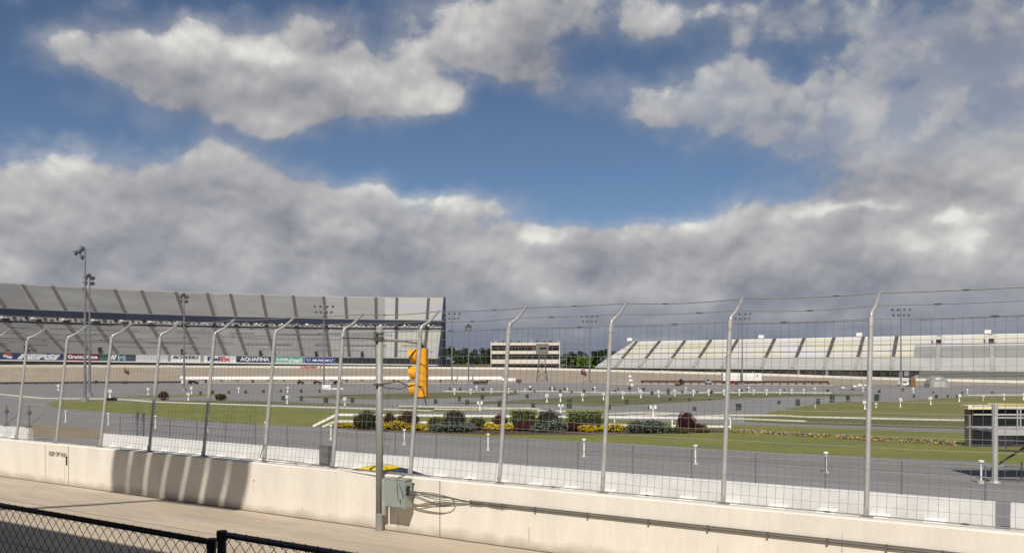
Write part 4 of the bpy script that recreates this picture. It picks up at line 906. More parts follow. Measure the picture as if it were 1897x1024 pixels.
def trailer(px0, px1, label, emb):
    a_ = G(px0, 711); c_ = G(px1, 711); yb = a_.y; w_ = c_.x-a_.x; ctr = Vector(((a_.x+c_.x)/2, yb+1.3, GZ))
    root = thing('box_trailer', ctr, label, 'trailer', 'white trailers parked on the backstretch')
    m = MB(); m.box(ctr+UP*1.75, w_, 2.4, 2.35); bo = m.build('body', M_white, root)
    for q in (.25, .55, .8):
        m = MB(); m.box(ctr+Vector((w_*(q-.5), -1.21, 1.05)), .06, .02, 1.0); m.build('door_seam', M_grey, bo)
    m = MB(); m.box(ctr+Vector((0, -1.215, 1.42)), w_*.98, .02, .06); m.build('trim_line', M_grey, bo)
    e = ctr+Vector((w_*emb, -1.23, 2.25)); m = MB()
    m.add([e+Vector(v) for v in ((-.5, 0, .25), (.1, 0, .1), (.55, 0, .3), (.2, 0, -.05), (-.1, 0, -.35), (-.15, 0, 0))], ((0, 1, 5), (1, 2, 3), (1, 3, 4, 5)))
    m.build('emblem', M_dark, bo)
    for q in (-.3, -.12, .3):
        m = MB(); m.lathe(ctr+Vector((w_*q, -1.15, .4)), [(.25, 0), (.4, .02), (.4, .26), (.25, .28)], 12, axis=(0, 1, 0)); m.build('wheel', mat('tyre_rubber', (0, 0, 0)), root)
    m = MB(); m.box(ctr+UP*.5, w_*.96, 1.6, .16); m.box(ctr+Vector((w_*.5+.5, 0, .5)), 1.0, .2, .12); m.build('chassis', M_dark, root)
trailer(1340, 1372, 'white box trailer with dark bird mark just right of the fence post', -.28)
trailer(1375.5, 1411.5, 'white box trailer parked right of its twin', .26)
def cart(px, by, w_, h_, m_, label, cat='cart', name='utility_cart'):
    p = G(px, by); root = thing(name, p, label, cat)
    m = MB(); m.prism([p+Vector((-w_/2, -.7, .3)), p+Vector((w_/2, -.7, .3)), p+Vector((w_/2, -.7, h_*.6)), p+Vector((w_*.28, -.7, h_*.66)), p+Vector((w_*.12, -.7, h_)), p+Vector((-w_*.32, -.7, h_)), p+Vector((-w_*.45, -.7, h_*.62)), p+Vector((-w_/2, -.7, h_*.58))], (0, 1.4, 0)); m.build('body', m_, root)
    m = MB(); m.box(p+Vector((-w_*.1, -.71, h_*.79)), w_*.34, .03, h_*.26); m.build('window', M_glass, root)
    for sx in (-.32, .32):
        for sy in (-.62, .62):
            m = MB(); m.lathe(p+Vector((w_*sx, sy-.1, .28)), [(.12, 0), (.28, .01), (.28, .19), (.12, .2)], 12, axis=(0, 1, 0)); m.build('wheel', MATS['tyre_rubber'], root)
M_cblk = mat('black_car_paint', (.015, .015, .018), .3, .1, 1); M_cred = mat('red_car_paint', (.20, .015, .02), .35, .1, 1); M_corg = mat('orange_paint', (.55, .22, .03), .5)
cart(358, 711, 2.6, 1.0, M_cblk, 'low black vehicle at the left end of the white barrier', 'vehicle', 'parked_car')
cart(1357, 712.2, 3.0, 1.0, M_cred, 'dark red car in front of the white trailers', 'car', 'parked_car')
cart(1262, 712.4, 1.2, 1.5, M_cblk, 'dark small utility cart on the inner barrier', 'cart')
cart(1256, 714.3, 1.0, .9, M_corg, 'small orange cart beside the dark one', 'cart')
cart(1312, 712, 1.6, 1.5, MATS['grey_cladding'], 'grey utility cart left of the white trailers', 'cart')
cart(1676, 715, 3.2, 1.2, M_white, 'white car behind the fence post at right', 'car', 'parked_car')
cart(557, 710.8, 1.8, .8, M_cblk, 'low dark vehicle in front of the barrier beyond the lawn', 'vehicle', 'parked_car')
cart(588, 710.9, 2.2, .8, M_cblk, 'low dark vehicle left of the lamp post', 'vehicle', 'parked_car')
cart(625, 711.4, 2.2, .9, M_cblk, 'low dark vehicle right of the fence post', 'vehicle', 'parked_car')
p = G(890, 711); m = MB(); m.box(p+UP*.38, 3.9, .9, .7); m.box(p+UP*.76, 4.0, 1.0, .06); m.box(p+Vector((.0, -.46, .4)), .06, .05, .6); tag(m.build('storage_crate', M_dark, at=p), 'long black crate under the white guard barrier', 'crate')
p = G(178, 710.6); m = MB(); m.lathe(p, [(.4, 0), (.42, .05), (.42, .8), (.36, .86), (.3, .9)], 12); tag(m.build('barrel', M_dark, at=p), 'black barrel on the dark rail right of the lamp posts', 'barrel')
p = G(1690, 715.6); m = MB(); m.box(p+UP*1.05, 1.1, 1.1, 2.1); m.prism([p+Vector((-.6, -.6, 2.1)), p+Vector((.6, -.6, 2.1)), p+Vector((.6, .6, 2.1)), p+Vector((-.6, .6, 2.1))], (0, 0, .12)); m.box(p+Vector((.1, -.57, 1.0)), .7, .04, 1.7); tag(m.build('portable_toilet', mat('brown_plastic', (.22, .11, .055), .6), at=p), 'brown portable toilet near the outer wall at right', 'portable toilet')
p = G(1735, 717); root = thing('domed_shelter', p, 'grey domed shelter right of the brown toilet', 'shelter')
m = MB(); pts = [p+Vector((2.3*math.cos(a_), -1.4, 2.6*math.sin(a_)**.8)) for a_ in [math.pi*i/12 for i in range(13)]]; m.prism(pts, (0, 2.8, 0)); m.build('canopy', mat('grey_canvas', (.28, .28, .26), .8), root)
m = MB(); m.box(p+Vector((0, -1.42, .7)), 2.6, .06, 1.3); m.build('entrance', mat('pale_canvas', (.42, .41, .38), .8), root)
m = MB(); m.box(p+Vector((-.3, -1.44, 2.0)), 1.3, .06, .4); m.build('sign_board', M_white, root)
# boat-like equipment on a flat trailer
p = G(1588, 722); root = thing('equipment_trailer', p, 'flat trailer of pale equipment left of the tall fence post', 'trailer')
m = MB(); m.bar(p+Vector((-3.6, 0, .3)), p+Vector((2.6, 0, .75)), 1.2, .18); m.build('deck', M_grey, root)
for q, (x_, z_, s_) in enumerate(((-.6, .8, .55), (.5, 1.0, .7), (1.6, 1.0, .45), (-3.1, .5, .5))): m = MB(); m.box(p+Vector((x_, 0, z_)), s_*1.3, .7, s_*.6); m.box(p+Vector((x_, -.36, z_)), s_*.8, .04, s_*.3); m.build('pale_case', M_white, root)
m = MB(); m.tube([p+Vector((-1, -.5, .28)), p+Vector((-1, .5, .28))], .26, 10); m.build('wheel', MATS['tyre_rubber'], root)
# flags on poles
def flag(px, by, py, Y, label, h=.0):
    p = Vector(((px-CX)/F*Y, Y, HC-(by-HY)/F*Y)); z1 = HC-(py-HY)/F*Y
    root = thing('flag', p, label, 'flag')
    m = MB(); m.tube([p, Vector((p.x, p.y, z1+.6))], .05, 6); m.build('pole', M_grey, root)
    rr = random.Random(px)
    def cloth(z0, z_1, w_, mt, nm):
        m = MB(); nx_ = 6
        for i in range(nx_):
            for j in range(4):
                def q(a_, b_): 
                    u, v = a_/nx_, b_/4
                    return Vector((p.x-w_*.5+w_*u+.25*math.sin(v*3), p.y-.1+.18*math.sin(u*9+v*4), lerp(z0, z_1, v)+.35*math.sin(u*3+1)))
                m.quad(q(i, j), q(i+1, j), q(i+1, j+1), q(i, j+1))
        m.build(nm, mt, root, fix=False)
    cloth(z1-1.3, z1-.1, 1.5, mat('dark_red_cloth', (.10, .03, .025), .9, .3, 2), 'cloth'); cloth(z1-.3, z1+.5, 1.1, mat('pale_red_cloth', (.55, .33, .28), .9, .3, 2), 'upper_cloth')
flag(234, 709.5, 684, 247, 'furled red and white flag on short pole by the left banked turn')
flag(1080, 709.5, 687, 250, 'furled red and white flag on short pole in front of the backstretch')
p = G(231.5, 710.3); m = MB(); m.prism([p+Vector((-.6, -.3, 0)), p+Vector((.6, -.3, 0)), p+Vector((.3, -.3, .5)), p+Vector((-.1, -.3, .75)), p+Vector((-.4, -.3, .4))], (0, .6, 0)); tag(m.build('tarpaulin', mat('blue_tarp', (.03, .04, .22), .7), at=p), 'small blue tarpaulin heap at the foot of the left flag', 'tarpaulin')
# pennant figure: red and white stacked flags
p = G(1167, 725.5); root = thing('flag_marker', p, 'red and white flag marker standing in the far pedestal row', 'flag marker')
m = MB(); m.tube([p, p+UP*3.1], .06, 6); m.build('pole', M_brown, root)
for i, (x_, z_, mt) in enumerate(((.1, 3.0, M_white), (.15, 2.2, M_white), (-.35, 1.5, mat('pink_cloth', (.5, .3, .3), .9)), (.35, 1.3, M_white), (-.1, .7, MATS['dark_red_cloth']))): m = MB(); m.blob(p+Vector((x_, 0, z_)), .34, .14, .3, 8, 6, .2, RS); m.build('pennant', mt, root)
# ================================================================== light poles
def light_pole(px, base_y, top_y, label, cluster='wide', face=1):
    p = G(px, base_y); H = (base_y-top_y)/F*p.y
    root = thing('light_pole', p, label, 'light pole', 'tall floodlight poles in the infield')
    m = MB(); m.tube([p, p+UP*H*.5, p+UP*H], [.22, .16, .10], 10); m.build('pole', mat('lamp_post_steel', (.20, .20, .21), .55, .1, 1, metal=.3), root)
    m = MB(); m.lathe(p, [(.5, 0), (.5, .5), (.3, .55)], 10); m.build('footing', M_grey, root)
    def lamp(c_, dx, s_=1.0, par=None):
        m = MB(); ax = Vector((dx, -.45, -.62)).normalized(); q_ = .78 if cluster == 'wide' else 1.0
        m.lathe(c_, [(.10*q_, -.35*q_), (.22*q_, -.22*q_), (.42*q_, .12*q_), (.42*q_, .2*q_)], 10, axis=ax); l_ = m.build('floodlight', mat('lamp_housing', (.11, .11, .13), .5, .2, 2, metal=.3), root)
        m = MB(); m.lathe(c_+ax*.2*q_, [(.39*q_, 0), (.30*q_, .05)], 10, axis=ax); m.build('lens', mat('lamp_glass', (.22, .22, .23), .2), l_)
    if cluster == 'side':
        m = MB(); m.bar(p+UP*(H-.4), p+Vector((-1.5, 0, H-.55)), .12, .12); m.build('cross_arm', M_grey, root)
        for (x_, z_) in ((-1.3, -.75), (-.75, -.55), (-.35, -.1), (-.4, -1.35)): lamp(p+Vector((x_, -.1, H+z_)), -.8)
    elif cluster == 'tight':
        [MB().bar(p+Vector((-.6, 0, H-q_)), p+Vector((.6, 0, H-q_)), .1, .1).build('cross_arm', M_grey, root) for q_ in (.5, 1.4)]
        for x_, z_ in ((-.55, -.7), (.55, -.7), (-.6, -1.55), (.5, -1.6), (0, -.25)): lamp(p+Vector((x_, -.15, H+z_)), .7*x_)
    else:
        [MB().bar(p+Vector((-w_, 0, H-q_)), p+Vector((w_, 0, H-q_)), .12, .12).build('cross_arm', M_grey, root) for q_, w_ in ((.35, 2.3), (1.6, 2.1))]
        for x_ in (-2.1, -.75, .75, 2.1):
            lamp(p+Vector((x_, -.2, H-.55)), .3*x_)
            if abs(x_) > 0: lamp(p+Vector((x_*.85, -.2, H-1.85)), .3*x_)
light_pole(157.5, 743.5, 459, 'tallest floodlight pole at left with lamps to one side', 'side')
light_pole(166, 733, 507, 'second floodlight pole just right of the tallest', 'tight')
light_pole(341, 724, 543, 'floodlight pole in front of the left grandstand middle', 'tight')
light_pole(600, 717, 563, 'wide headed floodlight pole before the grandstand right part')
light_pole(837, 710.5, 577, 'floodlight pole right beside the end of the left grandstand')
light_pole(868, 710.3, 600, 'slim lower floodlight pole between grandstand and cream building', 'tight')
light_pole(1092, 710.5, 582, 'floodlight pole right of the cream building')
light_pole(1375, 711.5, 577, 'floodlight pole before the white trailers')
light_pole(1669, 716, 569, 'floodlight pole near the brown toilet at right')
# ================================================================== left grandstand
C0 = Vector((-22.5, 158.0, 0)); R0 = 173.5
def ang(px, rad):
    r = (px-CX)/F; A = 1+r*r; B = -2*(r*C0.x+C0.y); Cc = C0.x**2+C0.y**2-rad*rad
    Y = (-B+math.sqrt(B*B-4*A*Cc))/(2*A); return math.atan2(r*Y-C0.x, Y-C0.y)      # 0 = straight ahead, negative = left
def rad_dir(a): return Vector((math.sin(a), math.cos(a), 0))
A_END = ang(811, R0); A_0 = ang(0, R0)
aisle_px = [-165, -115, -70, -28, 14, 64, 119, 166, 216, 267, 310, 366, 418, 456, 508, 560, 611, 647, 698, 733, 786]
aisle_a = [ang(x, R0) for x in aisle_px]
fac = [ang(x, R0+45) for x in (-420, -300, -150, 33, 216, 394, 600, 713)]+[A_END]
def tt(a): return max(-.4, min(1.0, (a-A_0)/(A_END-A_0)))
def zf(a): return 7.57-1.62*tt(a)
def chord(a, rad):                               # point at radius on the facetted plan
    for i in range(len(fac)-1):
        if fac[i]-1e-9 <= a <= fac[i+1]+1e-9:
            p, q = rad_dir(fac[i])*rad, rad_dir(fac[i+1])*rad; u = (a-fac[i])/(fac[i+1]-fac[i])
            d_ = rad_dir(a); e_ = q-p; den = d_.x*e_.y-d_.y*e_.x       # ray from the centre along d meets p + t e
            t_ = (p.x*e_.y-p.y*e_.x)/den
            return C0+d_*t_
    return C0+rad_dir(a)*rad
GS = thing('grandstand', C0+rad_dir(ang(400, R0))*R0+UP*GZ, 'huge two tier aluminium grandstand curving round the left turn', 'grandstand')
def tier(mbs, r0, r1, z0f, z1f, rows, i0=0, i1=99):
    for i in range(i0, min(i1, len(fac)-1)):
        a0, a1 = fac[i], fac[i+1]; mb = mbs
        for k in range(rows):
            ra, rb = lerp(r0, r1, k/rows), lerp(r0, r1, (k+1)/rows)
            q = []
            for a in (a0, a1):
                za, zb = lerp(z0f(a), z1f(a), k/rows), lerp(z0f(a), z1f(a), (k+1)/rows)
                d_ = rad_dir(a); h = zb-za
                q.append([C0+d_*ra+UP*za, C0+d_*ra+UP*(za+h), C0+d_*lerp(ra, rb, .45)+UP*(za+h), C0+d_*lerp(ra, rb, .45)+UP*(za+h+.34), C0+d_*lerp(ra, rb, .85)+UP*(za+h+.34), C0+d_*lerp(ra, rb, .85)+UP*(za+h), C0+d_*rb+UP*(za+h)])
            for j in range(6): mb.quad(q[0][j], q[1][j], q[1][j+1], q[0][j+1])
z17 = lambda a: 18.4; zu0 = lambda a: 22.4-1.0*tt(a); zu1 = lambda a: 31.6-.4*tt(a)
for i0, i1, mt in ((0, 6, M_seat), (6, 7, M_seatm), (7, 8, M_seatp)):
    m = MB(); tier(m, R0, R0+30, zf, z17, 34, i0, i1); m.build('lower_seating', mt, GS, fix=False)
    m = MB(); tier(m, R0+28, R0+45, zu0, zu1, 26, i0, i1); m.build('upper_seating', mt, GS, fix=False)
rq = random.Random(8); M_rowrail = mat('row_rail_steel', (.11, .105, .10), .7)
for kf in (.14, .33, .5, .68, .84):
    a_ = fac[1]
    while a_ < A_END-.02:
        b_ = min(a_+rq.uniform(.02, .05), A_END-.01)
        if rq.random() < .62:
            p_ = [chord(q_, R0+30*kf-.2)+UP*(lerp(zf(q_), 18.4, kf)+.95+rq.uniform(-.2, .2)*0) for q_ in (a_, b_)]
            MB().bar(p_[0], p_[1], .08, .22).build('row_rail', M_rowrail, GS)
        a_ = b_
# supports: walls under and behind
def band(mb, r_, z0, z1, a0=None, a1=None, th=.5):
    seq = [a for a in fac]
    for i in range(len(seq)-1):
        p0, p1 = C0+rad_dir(seq[i])*r_, C0+rad_dir(seq[i+1])*r_
        o0, o1 = rad_dir(seq[i])*th, rad_dir(seq[i+1])*th
        f0 = (z0(seq[i]), z1(seq[i])); f1 = (z0(seq[i+1]), z1(seq[i+1]))
        mb.quad(p0+UP*f0[0], p1+UP*f1[0], p1+UP*f1[1], p0+UP*f0[1])
        mb.quad(p0+UP*f0[1], p1+UP*f1[1], p1+o1+UP*f1[1], p0+o0+UP*f0[1])
        mb.quad(p0+UP*f0[0], p0+o0+UP*f0[0], p1+o1+UP*f1[0], p1+UP*f1[0])
        mb.quad(p0+o0+UP*f0[0], p0+o0+UP*f0[1], p1+o1+UP*f1[1], p1+o1+UP*f1[0])
cst = lambda v: (lambda a: v)
m = MB(); band(m, R0-.3, cst(-1.5), lambda a: zf(a)-2.25); m.build('front_wall', M_grey, GS, fix=False)
m = MB(); band(m, R0-1.5, lambda a: zf(a)-2.62, lambda a: zf(a)-2.25, th=1.2); m.build('front_ledge', M_white, GS, fix=False)
m = MB(); band(m, R0-.25, lambda a: zf(a)-2.25, lambda a: zf(a)+.02, th=.25); m.build('parapet', M_grey, GS, fix=False)
m = MB(); band(m, R0+27.6, lambda a: zu0(a)-2.0, lambda a: zu0(a)+.05, th=.4); m.build('blue_fascia', M_navy, GS, fix=False)
m = MB(); band(m, R0+27.9, lambda a: 18.3, lambda a: zu0(a)-2.0, th=2.0); m.build('press_level', mat('press_panel', (.36, .35, .34), .7, .3, .35), GS, fix=False)
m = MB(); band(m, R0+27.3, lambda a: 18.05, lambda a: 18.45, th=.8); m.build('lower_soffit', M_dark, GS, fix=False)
m = MB(); band(m, R0+45, cst(-1.5), lambda a: zu1(a)+.45, th=.5); m.build('rear_wall', M_grey, GS, fix=False)
m = MB(); band(m, R0+44.7, lambda a: zu1(a)+.25, lambda a: zu1(a)+.75, th=.3); m.build('top_rail', M_galv, GS, fix=False)
m = MB(); prs = [(R0-.5, -1.5), (R0-.5, zf(A_END)-.2), (R0-.2, zf(A_END)+.8), (R0+28, 19.2), (R0+27.5, zu0(A_END)), (R0+28.4, zu0(A_END)+1.0), (R0+45.5, zu1(A_END)+1.0), (R0+45.5, -1.5)]
dE = rad_dir(A_END); sE = Vector((dE.y, -dE.x, 0))
m.prism([C0+dE*r_+UP*z_ for r_, z_ in prs], sE*.9); m.build('end_wall', M_navy, GS)
for i, a in enumerate(aisle_a):
    if not (fac[0] < a < A_END-.004): continue
    for (r0, r1, z0f, z1f, nm) in ((R0, R0+28, zf, lambda a: 18.4-.65, 'lower_aisle'), (R0+28, R0+45, zu0, zu1, 'upper_aisle')):
        tng = Vector((math.cos(a), -math.sin(a), 0))*.56
        p0 = chord(a, r0)+UP*(z0f(a)+.72); p1 = chord(a, r1)+UP*(z1f(a)+.72)
        m = MB(); m.prism([p0-tng-UP*.3, p0+tng-UP*.3, p1+tng-UP*.3, p1-tng-UP*.3], UP*.32); m.build(nm, M_aisle, GS)
    c_ = chord(a, R0+26.6); m = MB(); m.obox(c_+UP*18.25, Vector((math.cos(a), -math.sin(a), 0))*.8, rad_dir(a)*.7, UP*.75); m.build('stair_portal', M_dark, GS)
# press level details
rr = random.Random(3)
for i in range(92):
    a = lerp(fac[2], A_END, (i+.3)/92); p = chord(a, R0+27.75); t_ = Vector((math.cos(a), -math.sin(a), 0)); m = MB()
    m.obox(p+UP*(19.45+rr.uniform(-.1, .1)), t_*rr.uniform(.25, .6), rad_dir(a)*.2, UP*.28); m.build('press_window', (M_grey, M_brown, M_grey, M_glass, M_white)[i % 5], GS)
for i in range(5):
    a = ang((48, 185, 338, 482, 586)[i] if i < 5 else 0, R0); p = chord(a, R0+.3); m = MB(); t_ = Vector((math.cos(a), -math.sin(a), 0))
    m.obox(p+UP*(zf(a)+.95), t_*.45, rad_dir(a)*.45, UP*.95); m.obox(p+UP*(zf(a)+1.95), t_*.65, rad_dir(a)*.6, UP*.12); m.build('camera_booth', M_dark, GS)
a = ang(671, R0); p = chord(a, R0+.3); m = MB(); m.obox(p+UP*(zf(a)+1.1), Vector((.5, 0, 0)), Vector((0, .45, 0)), UP*1.1); m.build('camera_booth', M_dark, GS)
# banners
def banner(px0, px1, m_, label, texts=(), extra=None, n=1):
    a0, a1 = ang(px0, R0-.6), ang(px1, R0-.6); p0, p1 = chord(a0, R0-.45), chord(a1, R0-.45)
    ex = (p1-p0); w_ = ex.length; ex.normalize(); en = Vector((ex.y, -ex.x, 0)); zb = (zf(a0)+zf(a1))/2-2.2; h_ = 2.15
    slope = (zf(a1)-zf(a0)); ezx = (ex*w_+UP*slope).normalized()
    O = Vector((p0.x, p0.y, zf(a0)-2.2))
    root = thing('banner', O+ezx*w_/2, label, 'banner', 'advertising banners on the grandstand parapet')
    m = MB(); m.obox(O+ezx*w_/2+UP*h_/2, ezx*w_/2, en*.05, UP*h_/2); m.build('cloth', m_, root)
    fr = en*.055
    for (tx, u0, u1, v0, v1, mt, kw) in texts:
        m = MB(); put_text(m, tx, O+ezx*w_*u0+UP*h_*v0+fr, ezx, UP, w_*(u1-u0), h_*(v1-v0), **kw); m.build('lettering', mt, root)
    for (u0, u1, v0, v1, mt, nm) in (extra or ()):
        m = MB(); m.obox(O+ezx*w_*(u0+u1)/2+UP*h_*(v0+v1)/2+en*.052, ezx*w_*(u1-u0)/2, en*.006, UP*h_*(v1-v0)/2); m.build(nm, mt, root)
    return O, ezx, w_, h_, en, root
M_bw = mat('banner_white', (.62, .62, .62), .7, .06, .5); M_letw = mat('letter_white', (.66, .66, .67), .7, .05, .5); M_bnavy = mat('banner_navy', (.018, .03, .11), .7, .1, .5)
M_letr = mat('letter_red', (.42, .04, .04), .7, .05, .5); M_letk = mat('letter_black', (.03, .03, .035), .7); M_letn = mat('letter_navy', (.02, .02, .13), .7)
O, ezx, w_, h_, en, root = banner(-14, 117, M_bnavy, 'navy drink banner with a red white and blue globe, first from the left', [('PEPSI', .33, .965, .06, .86, M_letw, dict(bold=.075, shear=.35))])
gc = O+ezx*w_*.205+UP*h_*.48+en*.07; rg = h_*.50
def segm(y0, y1, mt, nm, amp):
    m = MB(); n = 14; up = []; dn = []
    for i in range(n+1):
        x = lerp(-1, 1, i/n); yy = math.sqrt(max(0, 1-x*x))
        f = lambda c_: max(-yy, min(yy, c_+amp*math.sin(x*2.6)))
        up.append(gc+ezx*x*rg*1.25+UP*f(y1)*rg); dn.append(gc+ezx*x*rg*1.25+UP*f(y0)*rg)
    for i in range(n): m.quad(dn[i], dn[i+1], up[i+1], up[i])
    m.build(nm, mt, root, fix=False)
segm(.12, 3, M_letr, 'globe_top', -.2); segm(-.42, .12, M_letw, 'globe_band', -.2); segm(-3, -.42, mat('globe_blue', (.03, .05, .25), .7), 'globe_bottom', -.2)
banner(122, 183.5, mat('banner_maroon', (.13, .008, .014), .7), 'dark red pizza banner with white serif wording', [('Grotto Pizza', .05, .95, .28, .82, M_letw, dict(bold=.05))])
banner(184.5, 250, mat('banner_teal', (.03, .065, .075), .7), 'dark teal banner with two large white and blue letters', [('W', .24, .48, .12, .92, M_letw, dict(bold=.12)), ('M', .50, .72, .12, .88, mat('letter_pale_blue', (.25, .36, .42), .7), dict(bold=.06))], [(0, .18, 0, 1, mat('banner_green', (.02, .10, .065), .7), 'green_end'), (.76, .98, .05, .95, mat('banner_slate', (.035, .05, .085), .7), 'slate_end')])
banner(252, 311, mat('banner_faded', (.50, .50, .49), .8, .08, .6), 'faded blank white banner left of the first lettered white one')
banner(316.5, 371.5, M_bw, 'white banner with slanted black capitals and small script line', [('BOWERS', .06, .94, .42, .92, M_letk, dict(bold=.05, shear=.3)), ('Motorsports', .45, .95, .10, .34, M_letk, dict(shear=.4))])
banner(377, 437, M_bw, 'white courier banner with navy and red lettering', [('Fed', .12, .50, .12, .90, M_letn, dict(bold=.06)), ('Ex', .51, .84, .12, .90, M_letr, dict(bold=.06))])
banner(438.5, 505, mat('banner_deep_blue', (.012, .022, .06), .7), 'deep blue banner with tall white capitals', [('AQUAFINA', .10, .90, .14, .88, M_letw, dict(bold=.03))])
banner(507, 563, mat('banner_bright_green', (.06, .27, .17), .7), 'bright green supermarket banner with white lettering', [('SUPER', .08, .50, .36, .80, M_letw, dict(bold=.05)), ('fresh', .50, .94, .20, .86, M_letw, dict(bold=.03, shear=.35))], [(.08, .93, .10, .16, M_letw, 'underline')])
O, ezx, w_, h_, en, root = banner(565, 620, mat('banner_blue', (.02, .045, .19), .7), 'blue banner with white wings and block capitals', [('AIR FORCE', .22, .80, .34, .66, M_letw, dict(bold=.07))])
for u0 in (.11, .88):
    m = MB(); c_ = O+ezx*w_*u0+UP*h_*.5+en*.06
    for sg in (-1, 1): m.add([c_+ezx*sg*.75+UP*.5, c_+ezx*sg*.45+UP*.5, c_-UP*.45, c_+ezx*sg*.15-UP*.45], ((0, 1, 2, 3),))
    m.build('wing_emblem', M_letw, root, fix=False)
O, ezx, w_, h_, en, root = banner(621, 716, M_dark, 'dark slatted fence panel right of the blue banner')
for k in range(14): m = MB(); m.obox(O+ezx*w_*(k+.5)/14+UP*h_*.5+en*.06, ezx*.05, en*.02, UP*h_*.5); m.build('slat_post', M_green, root)
O, ezx, w_, h_, en, root = banner(716.5, 810.5, M_dark, 'dark slatted fence panel at the end of the left grandstand')
for k in range(14): m = MB(); m.obox(O+ezx*w_*(k+.5)/14+UP*h_*.5+en*.06, ezx*.05, en*.02, UP*h_*.5); m.build('slat_post', M_green, root)
# red script on the outer track wall
q0, q1 = fwall(556), fwall(597); ex = (q1-q0); wl_ = ex.length; ex.normalize(); ex2 = Vector((ex.x, ex.y, 0)).normalized(); en = Vector((ex2.y, -ex2.x, 0))
tag(put_text(MB(), 'Dover 1', q0-UP*.80+en*.06, ex, UP, wl_, .95, bold=.05, shear=.4).build('wall_script', M_letr), 'red slanted script on the outer track wall under the blue banner', 'lettering')
# ================================================================== right grandstand
RF = [(1102, 311), (2150, 240)]
p0 = P(1102, 681, 313.0); p1 = P(1897, 690, 253.0); p0.z = p1.z = 0
e = (p1-p0).normalized(); no = Vector((-e.y, e.x, 0)); LEN = (P(2200, 0, 236)-p0).dot(e)
RG = thing('grandstand', p0+e*60+UP*GZ, 'long white benched grandstand along the backstretch at right', 'grandstand')
def along(px):
    r = (px-CX)/F; den = e.x-r*e.y; return (r*p0.y-p0.x)/den
zA = lambda u: lerp(2.6, 1.6, u); zB = lambda u: lerp(5.2, 5.7, u); zC = lambda u: lerp(11.6, 13.0, u)
def rpt(s, dep, z, sk=True): return p0+e*(s+(6.0*dep/22 if s < .1 else 0))+no*dep+UP*z
def rtier(mb, sa, sb, d0, d1, z0, z1, rows):
    for k in range(rows):
        q = []
        for s in (sa, sb):
            u = s/LEN; za, zb = lerp(z0(u), z1(u), k/rows), lerp(z0(u), z1(u), (k+1)/rows); ra, rb = lerp(d0, d1, k/rows), lerp(d0, d1, (k+1)/rows); h = zb-za
            q.append([rpt(s, ra, za), rpt(s, ra, za+h), rpt(s, lerp(ra, rb, .45), za+h), rpt(s, lerp(ra, rb, .45), za+h+.34), rpt(s, lerp(ra, rb, .85), za+h+.34), rpt(s, lerp(ra, rb, .85), za+h), rpt(s, rb, za+h)])
        for j in range(6): mb.quad(q[0][j], q[1][j], q[1][j+1], q[0][j+1])
sX = along(1690)
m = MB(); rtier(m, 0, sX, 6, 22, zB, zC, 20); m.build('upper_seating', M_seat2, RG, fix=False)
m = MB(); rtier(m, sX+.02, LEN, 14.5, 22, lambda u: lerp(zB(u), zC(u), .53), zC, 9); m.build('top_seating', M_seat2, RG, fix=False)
m = MB(); rtier(m, sX+.02, LEN, 6, 14.5, zB, lambda u: lerp(zB(u), zC(u), .53), 11); m.build('middle_seating', M_seat3, RG, fix=False)
m = MB(); rtier(m, 0, LEN, 0, 6, zA, zB, 8); m.build('lower_seating', mat('lower_bench', (.43, .425, .40), .7, .08, .2), RG, fix=False)
m = MB(); m.prism([rpt(0, 6, zB(0)+.35), rpt(0, 6, zB(0)+.7), rpt(LEN, 6, zB(1)+.7), rpt(LEN, 6, zB(1)+.35)], no*.25); m.build('middle_walkway_rail', M_grey, RG)
for dp_ in (11.0, 15.2, 18.6):
    f_ = (dp_-6)/16; a_ = rpt(.05, dp_, lerp(zB(0), zC(0), f_)+.55); c_ = rpt(LEN, dp_, lerp(zB(1), zC(1), f_)+.55); m = MB(); m.bar(a_, c_, .06, .16 if dp_ != 15.2 else .26); m.build('row_rail', M_rowrail if dp_ == 15.2 else M_grey, RG)
m = MB(); m.prism([rpt(0, 22, -1.5)-e*5.9, rpt(0, 22, zC(0)+.6), rpt(LEN, 22, zC(1)+.6), rpt(LEN, 22, -1.5)], no*.4); m.build('rear_wall', M_white, RG)
m = MB(); m.prism([rpt(0, .3, -1.5), rpt(0, .3, zA(0)), rpt(LEN, .3, zA(1)), rpt(LEN, .3, -1.5)], no*.3); m.build('underside_shade', mat('under_stand_shade', (.045, .04, .032), .9, .6, .25), RG)  # shade beneath the stand painted as a dark brown wall
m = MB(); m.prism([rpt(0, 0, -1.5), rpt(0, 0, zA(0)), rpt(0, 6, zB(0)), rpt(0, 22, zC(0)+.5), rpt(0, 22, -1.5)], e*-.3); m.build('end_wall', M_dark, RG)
m = MB()
m.prism([rpt(sX+2, -5, -.6), rpt(sX+2, -5, .4), rpt(LEN, -5, .0), rpt(LEN, -5, -1.0)], no*.2)
for k in range(4):
    m.prism([rpt(sX+2, -5+k*1.25, .3+k*.42), rpt(LEN, -5+k*1.25, .0+k*.42), rpt(LEN, -3.8+k*1.25, .0+k*.42), rpt(sX+2, -3.8+k*1.25, .3+k*.42)], UP*.3)
m.build('front_seating', mat('front_bench', (.20, .20, .19), .7, .1, .2), RG)
